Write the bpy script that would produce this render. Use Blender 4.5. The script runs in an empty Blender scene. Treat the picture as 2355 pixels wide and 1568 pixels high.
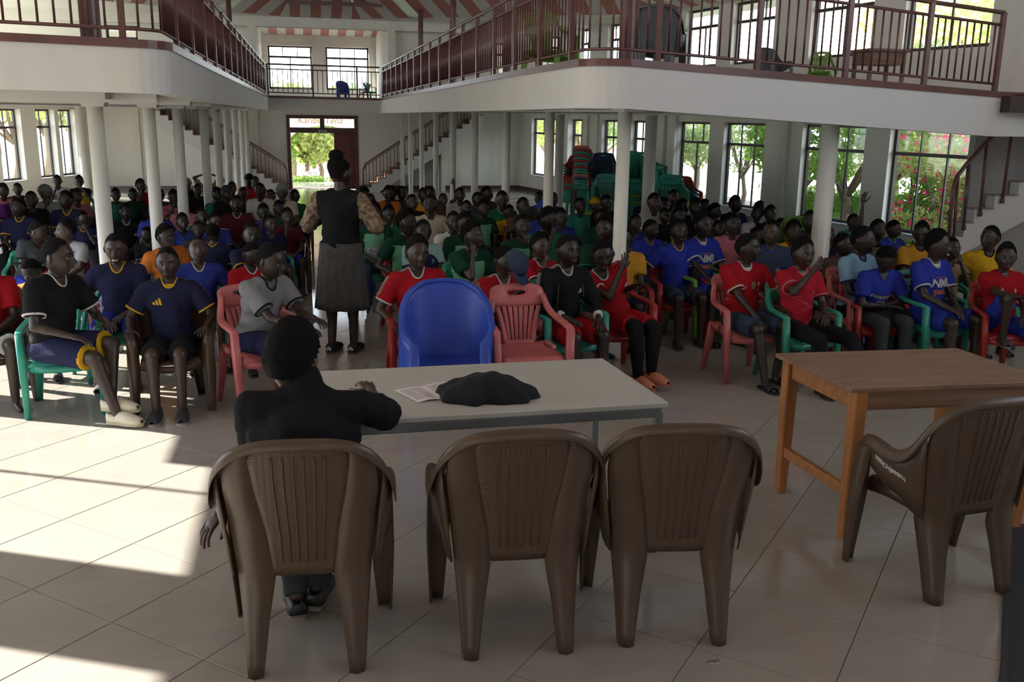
import bpy, bmesh, math, random
import numpy as np
from mathutils import Vector, Matrix, Quaternion
from mathutils.bvhtree import BVHTree
random.seed(7); rng=np.random.default_rng(3)
S=bpy.context.scene; COL=S.collection
PI=math.pi
# ---------------------------------------------------------------- camera
FPX=2164.8; CAMH=2.0
def cam_axes(yaw=.2185,p=.2352,r=.0148):
    f=np.array([math.sin(yaw)*math.cos(p),math.cos(yaw)*math.cos(p),-math.sin(p)])
    rt=np.array([math.cos(yaw),-math.sin(yaw),0.]); up=np.cross(rt,f)
    return math.cos(r)*rt+math.sin(r)*up,-math.sin(r)*rt+math.cos(r)*up,f
AX=cam_axes(); CO=np.array([0,0,CAMH])
cd=bpy.data.cameras.new('camera'); cam=bpy.data.objects.new('camera',cd); COL.objects.link(cam)
cd.sensor_width=36; cd.lens=FPX/2355*36; cd.clip_start=.05; cd.clip_end=500
M=Matrix.Identity(4)
for i in range(3):
    M[i][0]=AX[0][i]; M[i][1]=AX[1][i]; M[i][2]=-AX[2][i]; M[i][3]=CO[i]
cam.matrix_world=M; S.camera=cam
# ---------------------------------------------------------------- light and exposure
S.view_settings.view_transform='Standard'; S.view_settings.look='None'
S.view_settings.gamma=1; S.view_settings.exposure=-.34
try: S.view_settings.use_curve_mapping=False
except Exception: pass
W=bpy.data.worlds.new('sky'); S.world=W; W.use_nodes=True
nt=W.node_tree; nt.nodes.clear()
o_=nt.nodes.new('ShaderNodeOutputWorld'); b_=nt.nodes.new('ShaderNodeBackground')
tc=nt.nodes.new('ShaderNodeTexCoord'); sx=nt.nodes.new('ShaderNodeSeparateXYZ'); cr=nt.nodes.new('ShaderNodeValToRGB')
nt.links.new(tc.outputs['Generated'],sx.inputs[0]); nt.links.new(sx.outputs[2],cr.inputs[0])
cr.color_ramp.elements[0].position=0.0; cr.color_ramp.elements[0].color=(.92,.95,1,1)
cr.color_ramp.elements[1].position=.8; cr.color_ramp.elements[1].color=(.50,.66,1,1)
nt.links.new(cr.outputs[0],b_.inputs[0]); b_.inputs[1].default_value=8.0
nt.links.new(b_.outputs[0],o_.inputs[0])
SUNH=Vector((.9,-.43)).normalized(); SUNEL=math.radians(29)
sd=bpy.data.lights.new('sun','SUN'); sd.energy=34; sd.angle=math.radians(.6); sd.color=(1,.96,.90)
sun=bpy.data.objects.new('sun',sd); COL.objects.link(sun)
sun.rotation_euler=Vector((SUNH.x*math.cos(SUNEL),SUNH.y*math.cos(SUNEL),-math.sin(SUNEL))).to_track_quat('-Z','Y').to_euler()
sun.location=(-20,10,15)
def portal(c,w,h,n):
    l=bpy.data.lights.new('window_portal','AREA'); l.shape='RECTANGLE'; l.size=w; l.size_y=h
    try: l.cycles.is_portal=True
    except Exception: pass
    o=bpy.data.objects.new('window_portal',l); COL.objects.link(o); o.location=c
    o.rotation_euler=Vector(n).to_track_quat('-Z','Z').to_euler()
# ---------------------------------------------------------------- pixel of the photograph -> point in the hall
def ray(px,py): return AX[0]*(px-1177.5)/FPX-AX[1]*(py-784)/FPX+AX[2]
def bz(px,py,z=0): d=ray(px,py); return Vector(CO+d*(z-CAMH)/d[2])
def by(px,py,y): d=ray(px,py); return Vector(CO+d*y/d[1])
def bx(px,py,x): d=ray(px,py); return Vector(CO+d*x/d[0])
def bpl(px,py,A,n):
    d=Vector(ray(px,py)); o=Vector(CO); return o+d*((Vector(A)-o).dot(n)/d.dot(n))
# ---------------------------------------------------------------- materials
MATS={}
def mat(name,col,rough=.55,bump=0,bscale=40,metal=0,var=0,vscale=3,spec=.5,col2=None,sheen=0,emit=0,trans=0):
    if name in MATS: return MATS[name]
    m=bpy.data.materials.new(name); m.use_nodes=True; t=m.node_tree; p=t.nodes['Principled BSDF']
    p.inputs['Base Color'].default_value=(*col,1); p.inputs['Roughness'].default_value=rough
    p.inputs['Metallic'].default_value=metal; p.inputs['Specular IOR Level'].default_value=spec
    if sheen: p.inputs['Sheen Weight'].default_value=sheen
    m.diffuse_color=(*col,1)
    if var or col2:
        tcn=t.nodes.new('ShaderNodeTexCoord'); n=t.nodes.new('ShaderNodeTexNoise'); n.inputs['Scale'].default_value=vscale; n.inputs['Detail'].default_value=4
        t.links.new(tcn.outputs['Object'],n.inputs['Vector'])
        r=t.nodes.new('ShaderNodeValToRGB'); c2=col2 or tuple(max(0,c*(1-var)) for c in col)
        r.color_ramp.elements[0].position=.35; r.color_ramp.elements[1].position=.65
        r.color_ramp.elements[0].color=(*c2,1); r.color_ramp.elements[1].color=(*col,1)
        t.links.new(n.outputs[0],r.inputs[0]); t.links.new(r.outputs[0],p.inputs['Base Color'])
    if bump:
        tcn=t.nodes.new('ShaderNodeTexCoord'); n=t.nodes.new('ShaderNodeTexNoise'); n.inputs['Scale'].default_value=bscale; n.inputs['Detail'].default_value=3
        t.links.new(tcn.outputs['Object'],n.inputs['Vector'])
        b=t.nodes.new('ShaderNodeBump'); b.inputs['Strength'].default_value=bump; b.inputs['Distance'].default_value=.01
        t.links.new(n.outputs[0],b.inputs['Height']); t.links.new(b.outputs[0],p.inputs['Normal'])
    MATS[name]=m; return m
def plaster(name,col,stain=(.55,.45,.3),amt=.35):
    if name in MATS: return MATS[name]
    m=mat(name,col,.75,.12,60); t=m.node_tree; p=t.nodes['Principled BSDF']
    tcn=t.nodes.new('ShaderNodeTexCoord'); mp=t.nodes.new('ShaderNodeMapping'); mp.inputs['Scale'].default_value=(1.6,1.6,.5)
    n=t.nodes.new('ShaderNodeTexNoise'); n.inputs['Scale'].default_value=1.3; n.inputs['Detail'].default_value=6
    t.links.new(tcn.outputs['Object'],mp.inputs[0]); t.links.new(mp.outputs[0],n.inputs['Vector'])
    r=t.nodes.new('ShaderNodeValToRGB'); r.color_ramp.elements[0].position=.56; r.color_ramp.elements[1].position=.78
    r.color_ramp.elements[0].color=(0,0,0,1); r.color_ramp.elements[1].color=(amt,)*3+(1,)
    mx=t.nodes.new('ShaderNodeMixRGB'); mx.inputs[1].default_value=(*col,1); mx.inputs[2].default_value=(*stain,1)
    t.links.new(n.outputs[0],r.inputs[0]); t.links.new(r.outputs[0],mx.inputs[0]); t.links.new(mx.outputs[0],p.inputs['Base Color'])
    return m
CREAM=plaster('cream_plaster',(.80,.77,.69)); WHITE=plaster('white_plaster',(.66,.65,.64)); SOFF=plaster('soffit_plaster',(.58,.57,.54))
MAROON=mat('maroon_gloss_paint',(.15,.062,.058),.3,.05,30,var=.25,vscale=5)
DFRAME=mat('dark_window_frame',(.045,.035,.03),.4); DOORW=mat('dark_red_door_wood',(.17,.04,.03),.45,.2,20,var=.3,vscale=6); DOORF=mat('brown_door_frame',(.10,.05,.035),.45)
COLM=plaster('column_gloss_paint',(.68,.66,.6)); COLM.node_tree.nodes['Principled BSDF'].inputs['Roughness'].default_value=.35
def wood(name,c1,c2,axis=0,rough=.4):
    m=mat(name,c1,rough,.06,50); t=m.node_tree; p=t.nodes['Principled BSDF']
    tcn=t.nodes.new('ShaderNodeTexCoord'); mp=t.nodes.new('ShaderNodeMapping'); sc=[14,14,14]; sc[axis]=1.2; mp.inputs['Scale'].default_value=sc
    n=t.nodes.new('ShaderNodeTexNoise'); n.inputs['Scale'].default_value=1.6; n.inputs['Detail'].default_value=6; n.inputs['Distortion'].default_value=.6
    r=t.nodes.new('ShaderNodeValToRGB'); r.color_ramp.elements[0].position=.3; r.color_ramp.elements[1].position=.7
    r.color_ramp.elements[0].color=(*c2,1); r.color_ramp.elements[1].color=(*c1,1)
    t.links.new(tcn.outputs['Object'],mp.inputs[0]); t.links.new(mp.outputs[0],n.inputs['Vector']); t.links.new(n.outputs[0],r.inputs[0]); t.links.new(r.outputs[0],p.inputs['Base Color'])
    return m
def glass():
    m=bpy.data.materials.new('window_glass'); m.use_nodes=True; t=m.node_tree; t.nodes.clear()
    o=t.nodes.new('ShaderNodeOutputMaterial'); a=t.nodes.new('ShaderNodeBsdfTransparent'); a.inputs[0].default_value=(.9,.95,.93,1)
    g=t.nodes.new('ShaderNodeBsdfGlossy'); g.inputs['Roughness'].default_value=.03; mx=t.nodes.new('ShaderNodeMixShader'); mx.inputs[0].default_value=.06
    t.links.new(a.outputs[0],mx.inputs[1]); t.links.new(g.outputs[0],mx.inputs[2]); t.links.new(mx.outputs[0],o.inputs[0]); return m
GLASS=glass()
# ---------------------------------------------------------------- mesh helpers
class MB:
    def __init__(s): s.v=[]; s.f=[]; s.m=[]
    def add(s,v,f,mi=0):
        o=len(s.v); s.v+= [tuple(x) for x in v]; s.f+=[tuple(i+o for i in q) for q in f]; s.m+=[mi]*len(f); return s
    def box(s,lo,hi,mi=0,M=None,bev=0):
        x0,y0,z0=lo; x1,y1,z1=hi
        v=[(x0,y0,z0),(x1,y0,z0),(x1,y1,z0),(x0,y1,z0),(x0,y0,z1),(x1,y0,z1),(x1,y1,z1),(x0,y1,z1)]
        if M is not None: v=[M@Vector(p) for p in v]
        return s.add(v,[(0,3,2,1),(4,5,6,7),(0,1,5,4),(1,2,6,5),(2,3,7,6),(3,0,4,7)],mi)
    def prism(s,poly,z0,z1,mi=0):
        n=len(poly); v=[(p[0],p[1],z0) for p in poly]+[(p[0],p[1],z1) for p in poly]
        return s.add(v,[tuple(range(n-1,-1,-1)),tuple(range(n,2*n))]+[(i,(i+1)%n,n+(i+1)%n,n+i) for i in range(n)],mi)
    def tube(s,pts,r,seg=8,mi=0,cap=True,sq=None,up=None):
        # r: scalar or list; sq: (w,h) half sizes for a rectangular section instead
        P=[Vector(p) for p in pts]; n=len(P); rs=r if hasattr(r,'__len__') else [r]*n
        T=[(P[min(i+1,n-1)]-P[max(i-1,0)]).normalized() for i in range(n)]
        u=Vector(up) if up else (Vector((0,0,1)) if abs(T[0].z)<.9 else Vector((1,0,0)))
        v=[]
        for i in range(n):
            a=T[i].cross(u)
            if a.length<1e-4: a=T[i].cross(Vector((1,.1,0)))
            a.normalize(); b=a.cross(T[i]).normalized()
            if not up: u=b
            if sq:
                w,h=(sq[i] if hasattr(sq[0],'__len__') else sq); k=.75
                ring=[(-w,-h*k),(-w*k,-h),(w*k,-h),(w,-h*k),(w,h*k),(w*k,h),(-w*k,h),(-w,h*k)]
            else: ring=[(rs[i]*math.cos(2*PI*j/seg),rs[i]*math.sin(2*PI*j/seg)) for j in range(seg)]
            v+=[P[i]+a*x+b*y for x,y in ring]
        m=len(ring); f=[(i*m+j,i*m+(j+1)%m,(i+1)*m+(j+1)%m,(i+1)*m+j) for i in range(n-1) for j in range(m)]
        if cap: f+=[tuple(range(m-1,-1,-1)),tuple(range((n-1)*m,n*m))]
        return s.add(v,f,mi)
    def ball(s,c,r,rot=None,seg=12,rings=8,mi=0):
        r=r if hasattr(r,'__len__') else (r,r,r); v=[]; c=Vector(c)
        for i in range(rings+1):
            t=PI*i/rings
            if i in(0,rings): pts=[(0,0,math.cos(t))]
            else: pts=[(math.sin(t)*math.cos(2*PI*j/seg),math.sin(t)*math.sin(2*PI*j/seg),math.cos(t)) for j in range(seg)]
            for p in pts:
                q=Vector((p[0]*r[0],p[1]*r[1],p[2]*r[2]))
                if rot is not None: q=rot@q
                v.append(c+q)
        f=[(0,1+j,1+(j+1)%seg) for j in range(seg)]
        for i in range(rings-2):
            a=1+i*seg; b=a+seg
            f+=[(a+j,b+j,b+(j+1)%seg,a+(j+1)%seg) for j in range(seg)]
        a=1+(rings-2)*seg; l=len(v)-1
        f+=[(a+j,l,a+(j+1)%seg) for j in range(seg)]
        return s.add(v,f,mi)
    def caps(s,a,b,ra,rb,seg=10,flat=False,mi=0):
        a=Vector(a); b=Vector(b); d=b-a; L=d.length
        if L<1e-6: return s.ball(a,ra,mi=mi)
        d/=L; pts=[];rs=[]
        if flat: pts=[a,b]; rs=[ra,rb]
        else:
            for k in range(4): t=PI/2*(k+.25)/4; pts.append(a-d*ra*math.cos(t)); rs.append(ra*math.sin(t))
            for k in range(3,-1,-1): t=PI/2*(k+.25)/4; pts.append(b+d*rb*math.cos(t)); rs.append(rb*math.sin(t))
        return s.tube(pts,rs,seg,mi)
    def grid(s,fn,nu,nv,mi=0,keep=None):
        v=[fn(i/(nu-1),j/(nv-1)) for i in range(nu) for j in range(nv)]
        f=[(i*nv+j,(i+1)*nv+j,(i+1)*nv+j+1,i*nv+j+1) for i in range(nu-1) for j in range(nv-1) if keep is None or keep((i+.5)/(nu-1),(j+.5)/(nv-1))]
        return s.add(v,f,mi)
    def mesh(s,name,mats,smooth=False):
        me=bpy.data.meshes.new(name); me.from_pydata([tuple(p) for p in s.v],[],s.f)
        for m in (mats if isinstance(mats,(list,tuple)) else [mats]): me.materials.append(m)
        if any(s.m): me.polygons.foreach_set('material_index',s.m)
        if smooth: me.polygons.foreach_set('use_smooth',[True]*len(me.polygons))
        me.update(); return me
    def build(s,name,mats,parent=None,smooth=False,solid=0,bevel=0,sub=0):
        o=link(name,s.mesh(name,mats,smooth or sub>0),parent)
        if solid or bevel or sub: finish(o,solid,bevel,sub)
        return o
def link(name,me,parent=None):
    o=bpy.data.objects.new(name,me); COL.objects.link(o)
    if parent is not None: o.parent=parent
    return o
def finish(o,solid=0,bevel=0,sub=0,smooth=True):
    if solid: m=o.modifiers.new('s','SOLIDIFY'); m.thickness=solid; m.offset=0
    if bevel: m=o.modifiers.new('b','BEVEL'); m.width=bevel; m.segments=2; m.limit_method='ANGLE'
    if sub: m=o.modifiers.new('u','SUBSURF'); m.levels=sub; m.render_levels=sub
    dg=bpy.context.evaluated_depsgraph_get(); e=o.evaluated_get(dg); me=bpy.data.meshes.new_from_object(e)
    o.modifiers.clear(); old=o.data; o.data=me; me.name=old.name
def tag(o,label=None,cat=None,group=None,kind=None):
    if label: o['label']=label
    if cat: o['category']=cat
    if group: o['group']=group
    if kind: o['kind']=kind
    return o
def empty(name,loc=(0,0,0),rz=0,sc=1):
    o=bpy.data.objects.new(name,None); COL.objects.link(o); o.location=loc; o.rotation_euler=(0,0,rz); o.scale=(sc,)*3; o.empty_display_size=.1; return o
def copy_tree(o,parent=None):
    c=o.copy(); COL.objects.link(c)
    if parent is not None: c.parent=parent
    for ch in list(o.children): copy_tree(ch,c)
    return c
def st(o,label=None): 
    o['kind']='structure'
    if label: o['label']=label
    return o
FONT=None
def text_mesh(body,size,italic=0,bold=.0,extr=0):
    c=bpy.data.curves.new('t','FONT'); c.body=body; c.size=size; c.align_x='CENTER'; c.align_y='CENTER'; c.shear=italic; c.offset=bold; c.extrude=extr; c.resolution_u=3
    o=bpy.data.objects.new('t',c); COL.objects.link(o); dg=bpy.context.evaluated_depsgraph_get(); me=bpy.data.meshes.new_from_object(o.evaluated_get(dg))
    V=[tuple(v.co) for v in me.vertices]; F=[tuple(p.vertices) for p in me.polygons]
    bpy.data.objects.remove(o); bpy.data.curves.remove(c); bpy.data.meshes.remove(me); return V,F
# ================================================================ structure
# floor with diagonal tiles
TS=.5188; TH=-.7364; T0=Vector((1.2342*2,2.0987*2)); TA=Vector((math.cos(TH),math.sin(TH))); TB=Vector((-math.sin(TH),math.cos(TH)))
GROUT=mat('floor_grout',(.25,.18,.14),.8)
def tile_mat():
    m=mat('cream_floor_tile',(.34,.30,.26),.1,0); t=m.node_tree; p=t.nodes['Principled BSDF']
    ge=t.nodes.new('ShaderNodeNewGeometry'); mp=t.nodes.new('ShaderNodeMapping'); mp.inputs['Scale'].default_value=(2,7,1); mp.inputs['Rotation'].default_value=(0,0,.7)
    n=t.nodes.new('ShaderNodeTexNoise'); n.inputs['Scale'].default_value=1.1; n.inputs['Detail'].default_value=6; n.inputs['Distortion'].default_value=1.2
    r=t.nodes.new('ShaderNodeValToRGB'); r.color_ramp.elements[0].position=.3; r.color_ramp.elements[1].position=.7
    r.color_ramp.elements[0].color=(.32,.28,.243,1); r.color_ramp.elements[1].color=(.355,.313,.27,1)
    t.links.new(ge.outputs['Position'],mp.inputs[0]); t.links.new(mp.outputs[0],n.inputs['Vector']); t.links.new(n.outputs[0],r.inputs[0]); t.links.new(r.outputs[0],p.inputs['Base Color'])
    n2=t.nodes.new('ShaderNodeTexNoise'); n2.inputs['Scale'].default_value=9; r2=t.nodes.new('ShaderNodeMapRange'); r2.inputs[3].default_value=.06; r2.inputs[4].default_value=.15
    t.links.new(ge.outputs['Position'],n2.inputs['Vector']); t.links.new(n2.outputs[0],r2.inputs[0]); t.links.new(r2.outputs[0],p.inputs['Roughness'])
    return m
TILE=tile_mat()
FLOORPOLY=[(-4.4,-4),(10,-4),(10,6),(9.4,11),(6.6,26.2),(-5.6,26.2),(-10.4,13.2),(-4.4,13.2)]
fl=MB(); fl.prism([(-13,-4.3),(11,-4.3),(11,27.3),(-13,27.3)],-.12,-.006); floor=st(fl.build('floor',GROUT),'pale cream polished tile floor laid on the diagonal')
h=TS/2-.0016
tm=MB(); tm.add([(-h,-h,-.008),(h,-h,-.008),(h,h,-.008),(-h,h,-.008),(-h,-h,-.0012),(h,-h,-.0012),(h,h,-.0012),(-h,h,-.0012),(-h+.002,-h+.002,0),(h-.002,-h+.002,0),(h-.002,h-.002,0),(-h+.002,h-.002,0)],
 [(8,9,10,11)]+[(i,(i+1)%4,4+(i+1)%4,4+i) for i in range(4)]+[(4+i,4+(i+1)%4,8+(i+1)%4,8+i) for i in range(4)])
tme=tm.mesh('tile',TILE)
def inpoly(x,y,P):
    c=False; n=len(P)
    for i in range(n):
        x0,y0=P[i];x1,y1=P[(i+1)%n]
        if (y0>y)!=(y1>y) and x<(x1-x0)*(y-y0)/(y1-y0)+x0: c=not c
    return c
cells=[]
for i in range(-60,60):
    for j in range(-60,60):
        c=T0+TA*TS*(i+.5)+TB*TS*(j+.5)
        if inpoly(c.x,c.y,FLOORPOLY):
            d=Vector((c.x,c.y,0))-Vector(CO); z=d.dot(Vector(AX[2])); vis=0
            if z>.5:
                u=1177.5+FPX*d.dot(Vector(AX[0]))/z; v=784-FPX*d.dot(Vector(AX[1]))/z; vis=(-150<u<2500 and v<1750)
            cells.append((0 if vis else 1,d.length,c))
cells.sort(key=lambda q:(q[0],q[1]))
rest=MB()
for k,(nv,_,c) in enumerate(cells):
    if k<298 and not nv:
        o=link('tile',tme,floor); o.location=(c.x,c.y,0); o.rotation_euler=(0,0,TH)
    else:
        Mx=Matrix.Translation((c.x,c.y,0))@Matrix.Rotation(TH,4,'Z'); rest.add([Mx@Vector(v) for v in tm.v],tm.f)
ro=rest.build('tile',TILE,floor); ro['kind']='stuff'
NW=[0];
def wall(name,A,B,ops,zt,th=.22,m=CREAM,out=1,z0=0,label=None):
    """wall from plan point A to B; inner face on the line, thickness to the side out; ops=(t0,t1,z0,z1) metres along"""
    A=Vector(A);B=Vector(B);L=(B-A).length;d=(B-A)/L;n=Vector((-d.y,d.x))*out*th
    mb=MB()
    def blk(t0,t1,a,b):
        if t1-t0<.002 or b-a<.002: return
        p=[A+d*t0,A+d*t1,A+d*t1+n,A+d*t0+n]
        if out<0: p=p[::-1]
        mb.prism([(q.x,q.y) for q in p],a,b)
    ts=sorted(set([0,L]+[t for o in ops for t in o[:2]]))
    for a,b in zip(ts,ts[1:]):
        mid=(a+b)/2; zs=sorted([(o[2],o[3]) for o in ops if o[0]<mid<o[1]]); z=z0
        for q in zs: blk(a,b,z,q[0]); z=q[1]
        blk(a,b,z,zt)
    return st(mb.build(name,m),label), A,d,n
def window(A,d,n,t0,t1,z0,z1,nd=2,zt=None,nt_=2,fr=.035,off=.75,slide=True,portal_=True,fm=None):
    """framed window: outer frame, transom, mullions; panes as parts"""
    NW[0]+=1; fm=fm or DFRAME
    mb=MB(); un=n.normalized()
    def P(t,o,z): q=A+d*t+n*off+un*o; return Vector((q.x,q.y,z))
    def bar(a,b,w,dep=.02):
        mb.tube([a,b],0,sq=(w/2,dep),up=tuple(un.to_3d()) if abs((b-a).normalized().z)>.9 else (0,0,1))
    def bar2(t0_,t1_,za,zb,dep=.022,oo=0):
        v=[P(t0_,oo-dep,za),P(t1_,oo-dep,za),P(t1_,oo+dep,za),P(t0_,oo+dep,za),P(t0_,oo-dep,zb),P(t1_,oo-dep,zb),P(t1_,oo+dep,zb),P(t0_,oo+dep,zb)]
        mb.add(v,[(0,3,2,1),(4,5,6,7),(0,1,5,4),(1,2,6,5),(2,3,7,6),(3,0,4,7)])
    if t1<t0: t0,t1=t1,t0
    bar2(t0,t1,z0,z0+fr*1.4); bar2(t0,t1,z1-fr*1.2,z1); bar2(t0,t0+fr*1.3,z0,z1); bar2(t1-fr*1.3,t1,z0,z1)
    zt=zt or z0+(z1-z0)*.74; bar2(t0,t1,zt-.02,zt+.03)
    w=st(mb.build('window_%d'%NW[0],fm),None)
    def pane(a,b,za,zb,oo):
        g=MB(); g.add([P(a,oo,za),P(b,oo,za),P(b,oo,zb),P(a,oo,zb)],[(0,1,2,3)]); g.build('pane',GLASS,w)
    def mull(t,za,zb,wd=.016,oo=0):
        g=MB(); v=[P(t-wd,oo-.012,za),P(t+wd,oo-.012,za),P(t+wd,oo+.012,za),P(t-wd,oo+.012,za),P(t-wd,oo-.012,zb),P(t+wd,oo-.012,zb),P(t+wd,oo+.012,zb),P(t-wd,oo+.012,zb)]
        g.add(v,[(0,3,2,1),(4,5,6,7),(0,1,5,4),(1,2,6,5),(2,3,7,6),(3,0,4,7)]); g.build('mullion',fm,w)
    for k in range(nt_):
        a=t0+(t1-t0)*k/nt_; b=t0+(t1-t0)*(k+1)/nt_; pane(a,b,zt+.02,z1-fr,0)
        if k: mull(a,zt,z1,.010)
    for k in range(nd):
        a=t0+(t1-t0)*k/nd; b=t0+(t1-t0)*(k+1)/nd; pane(a,b,z0+fr,zt-.02,.012*(k%2))
        if k: mull(a,z0,zt,.013)
    if portal_:
        c=P((t0+t1)/2,.12,(z0+z1)/2); portal(c,abs(t1-t0),z1-z0,(-un.x,-un.y,0))
    return w
# ---- right wall (runs obliquely), lower and upper windows from their pixels
RA=Vector((5.95,25.55)); RB=Vector((8.32,11.57)); Rd=(RB-RA).normalized(); Rn=Vector((-Rd.y,Rd.x)); Rn3=Vector((Rn.x,Rn.y,0)); RA0=RA-Rd*.45; RB0=RA+Rd*21
def rt(px,py): q=bpl(px,py,(RA.x,RA.y,0),Rn3); return (Vector((q.x,q.y))-RA0).dot(Rd),q.z
low=[(1222,1283,335),(1310,1346,335),(1383,1418,340),(1450,1484,345),(1556,1628,365),(1660,1754,380),(1838,1982,400),(2035,2226,430)]
up=[(1330,1358,90),(1398,1424,80),(1470,1520,70),(1576,1650,70),(1684,1780,70),(1864,2006,60),(2080,2281,50)]
ops=[];wl=[]
for a,b,y in low:
    ta=rt(a,y)[0]; tb=rt(b,y)[0]; ops.append((ta,tb,.45,1.93)); wl.append((ta,tb,.45,1.93))
for a,b,y in up:
    ta=rt(a,y)[0]; tb=rt(b,y)[0]; ops.append((ta,tb,2.93,3.98)); wl.append((ta,tb,2.93,3.98))
ops=[(min(a,b),max(a,b),c,d_) for a,b,c,d_ in ops]
lop=sorted(o for o in ops if o[2]<2); uop=sorted(o for o in ops if o[2]>2)
_,A,d,n=wall('wall_right',RA0,RB0,lop,2.3,th=.15,m=CREAM,out=1,label='pale right wall pierced by tall dark framed windows')
_,A2,d2,n2=wall('wall_right_upper',RA0,RB0,uop,4.25,th=.15,m=CREAM,out=1,z0=2.3,label='upper right wall with white lit windows above the gallery')
for t0,t1,z0,z1 in lop: window(A,d,n,t0,t1,z0,z1,nd=2 if t1-t0<1.2 else (3 if t1-t0<1.7 else 2),nt_=2 if t1-t0<.9 else 3)
for t0,t1,z0,z1 in uop: window(A2,d2,n2,t0,t1,z0,z1,nd=2,nt_=3,zt=z0+.72)
# pilasters between window pairs
for k,px in enumerate((1340,1362,1436,1515,1540,1790,1296)):
    t=rt(px+10,330 if px<1700 else 380)[0]; q=RA0+Rd*t
    mb=MB(); a=q-Rn*.0-Rd*.12; 
    mb.prism([(p.x,p.y) for p in (a-Rn*.07,a+Rd*.24-Rn*.07,a+Rd*.24,a)],0,2.1)
    st(mb.build('trim_%d'%(k+1),CREAM),'shallow pale pilaster on the right wall')
# sill ledges
mb=MB(); t0=lop[0][0]
for t0,t1,z0,z1 in lop: 
    a=RA0+Rd*t0;b=RA0+Rd*t1; mb.prism([(p.x,p.y) for p in (a-Rn*.02,b-Rn*.02,b+Rn*.15,a+Rn*.15)],z0-.03,z0+.004)
st(mb.build('trim_10',WHITE),'pale window sills along the right wall')
# ---- left wall
LA=Vector((-5.36,25.33)); LB=Vector((-6.25,23.06)); Ld=(LB-LA).normalized(); LA0=LA-Ld*.62; LB0=LA+Ld*13.3; Ln=Vector((Ld.y,-Ld.x)); Ln3=Vector((Ln.x,Ln.y,0))
def lt(px,py): q=bpl(px,py,(LA.x,LA.y,0),Ln3); return (Vector((q.x,q.y))-LA0).dot(Ld),q.z
lops=[];uops=[]
for a,b,y in ((140,178,330),(88,131,330),(0,54,330)):
    lops.append((lt(b,y)[0],lt(a,y)[0],.42,1.98))
tt=lops[-1][1]
for k in range(3): lops.append((tt+.35+k*1.75,tt+1.85+k*1.75,.3,2.0))  # unseen windows beyond the frame, enlarged to brighten the far left wall
for a,b,y in ((118,148,40),(60,98,40),(-25,18,40)):
    uops.append((lt(b,y)[0],lt(a,y)[0],2.75,4.0))
tt=uops[-1][1]
for k in range(2): uops.append((tt+.4+k*1.75,tt+1.9+k*1.75,2.6,4.1))  # unseen upper windows, added wide to let in more daylight
_,A,d,n=wall('wall_left',LA0,LB0,lops,2.3,m=CREAM,out=-1,label='cream left wall with narrow tall windows')
_,A2,d2,n2=wall('wall_left_upper',LA0,LB0,uops,4.25,m=CREAM,out=-1,z0=2.3,label='upper left wall with tall windows above the gallery')
for t0,t1,z0,z1 in lops: window(A,d,n,t0,t1,z0,z1,nd=2)
for t0,t1,z0,z1 in uops: window(A2,d2,n2,t0,t1,z0,z1,nd=2,zt=z0+.8)
mb=MB()
for t0,t1,z0,z1 in lops:
    a=LA0+Ld*t0;b=LA0+Ld*t1; mb.prism([(p.x,p.y) for p in (a-Ln*.03,b-Ln*.03,b+Ln*.15,a+Ln*.15)],z0-.03,z0+.004)
st(mb.build('trim_11',WHITE),'pale window sills along the left wall')
# ---- near left wall out of frame: its windows throw the sun patches
NX=-4.3
def ny(y): return y+ (.63*-1-NX)*.43/.9  # floor Y of the patch edge -> Y on the wall
wn=[(3.41-2.1,3.41),(4.05,6.08),(6.35,8.35)]
nops=[(ny(a)+4.0,ny(b)+4.0,.25,2.48) for a,b in wn]
nops.append((.3,2.2,.25,2.48))
_,A,d,n=wall('wall_left_front',(NX,-4.0),(NX,LB0.y+.0),nops,2.62,m=CREAM,out=1,label='front part of the left wall')
for t0,t1,z0,z1 in nops: window(A,d,n,t0,t1,z0,z1,nd=2,nt_=1,zt=z1-.06,fr=.03)
_,A,d,n=wall('wall_left_return',(NX,LB0.y),(LB0.x-.3,LB0.y),[(.8,5.2,.3,2.1),(.8,5.2,2.6,4.0)],4.3,m=CREAM,out=-1,label='return of the left wall')  # large glazing added out of view so sky light reaches the far wall
for z in ((.3,2.1),(2.6,4.0)): window(A,d,n,.8,5.2,z[0],z[1],nd=4,nt_=4)
_,A,d,n=wall('wall_left_front_upper',(NX,-4.0),(NX,LB0.y),[],4.3,m=CREAM,out=1,z0=2.62,label='upper front part of the left wall')
# right wall continuation and back wall behind the camera
_,A,d,n=wall('wall_right_front',RB0,(RB0.x+.2,-4.0),[(2,4,2.9,4.0)],4.3,m=CREAM,out=1,label='front part of the right wall')
for z in ((2.9,4.0),):
    for a in ((2,4),): window(A,d,n,a[0],a[1],z[0],z[1],nd=2,nt_=3)
_,A,d,n=wall('wall_back',(-4.5,-4.0),(RB0.x+.4,-4.0),[(5,7,2.9,4.0)],4.3,m=CREAM,out=-1,label='wall behind the camera')
for z in ((2.9,4.0),):
    for a in ((5,7),): window(A,d,n,a[0],a[1],z[0],z[1],nd=2,nt_=3)
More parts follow.
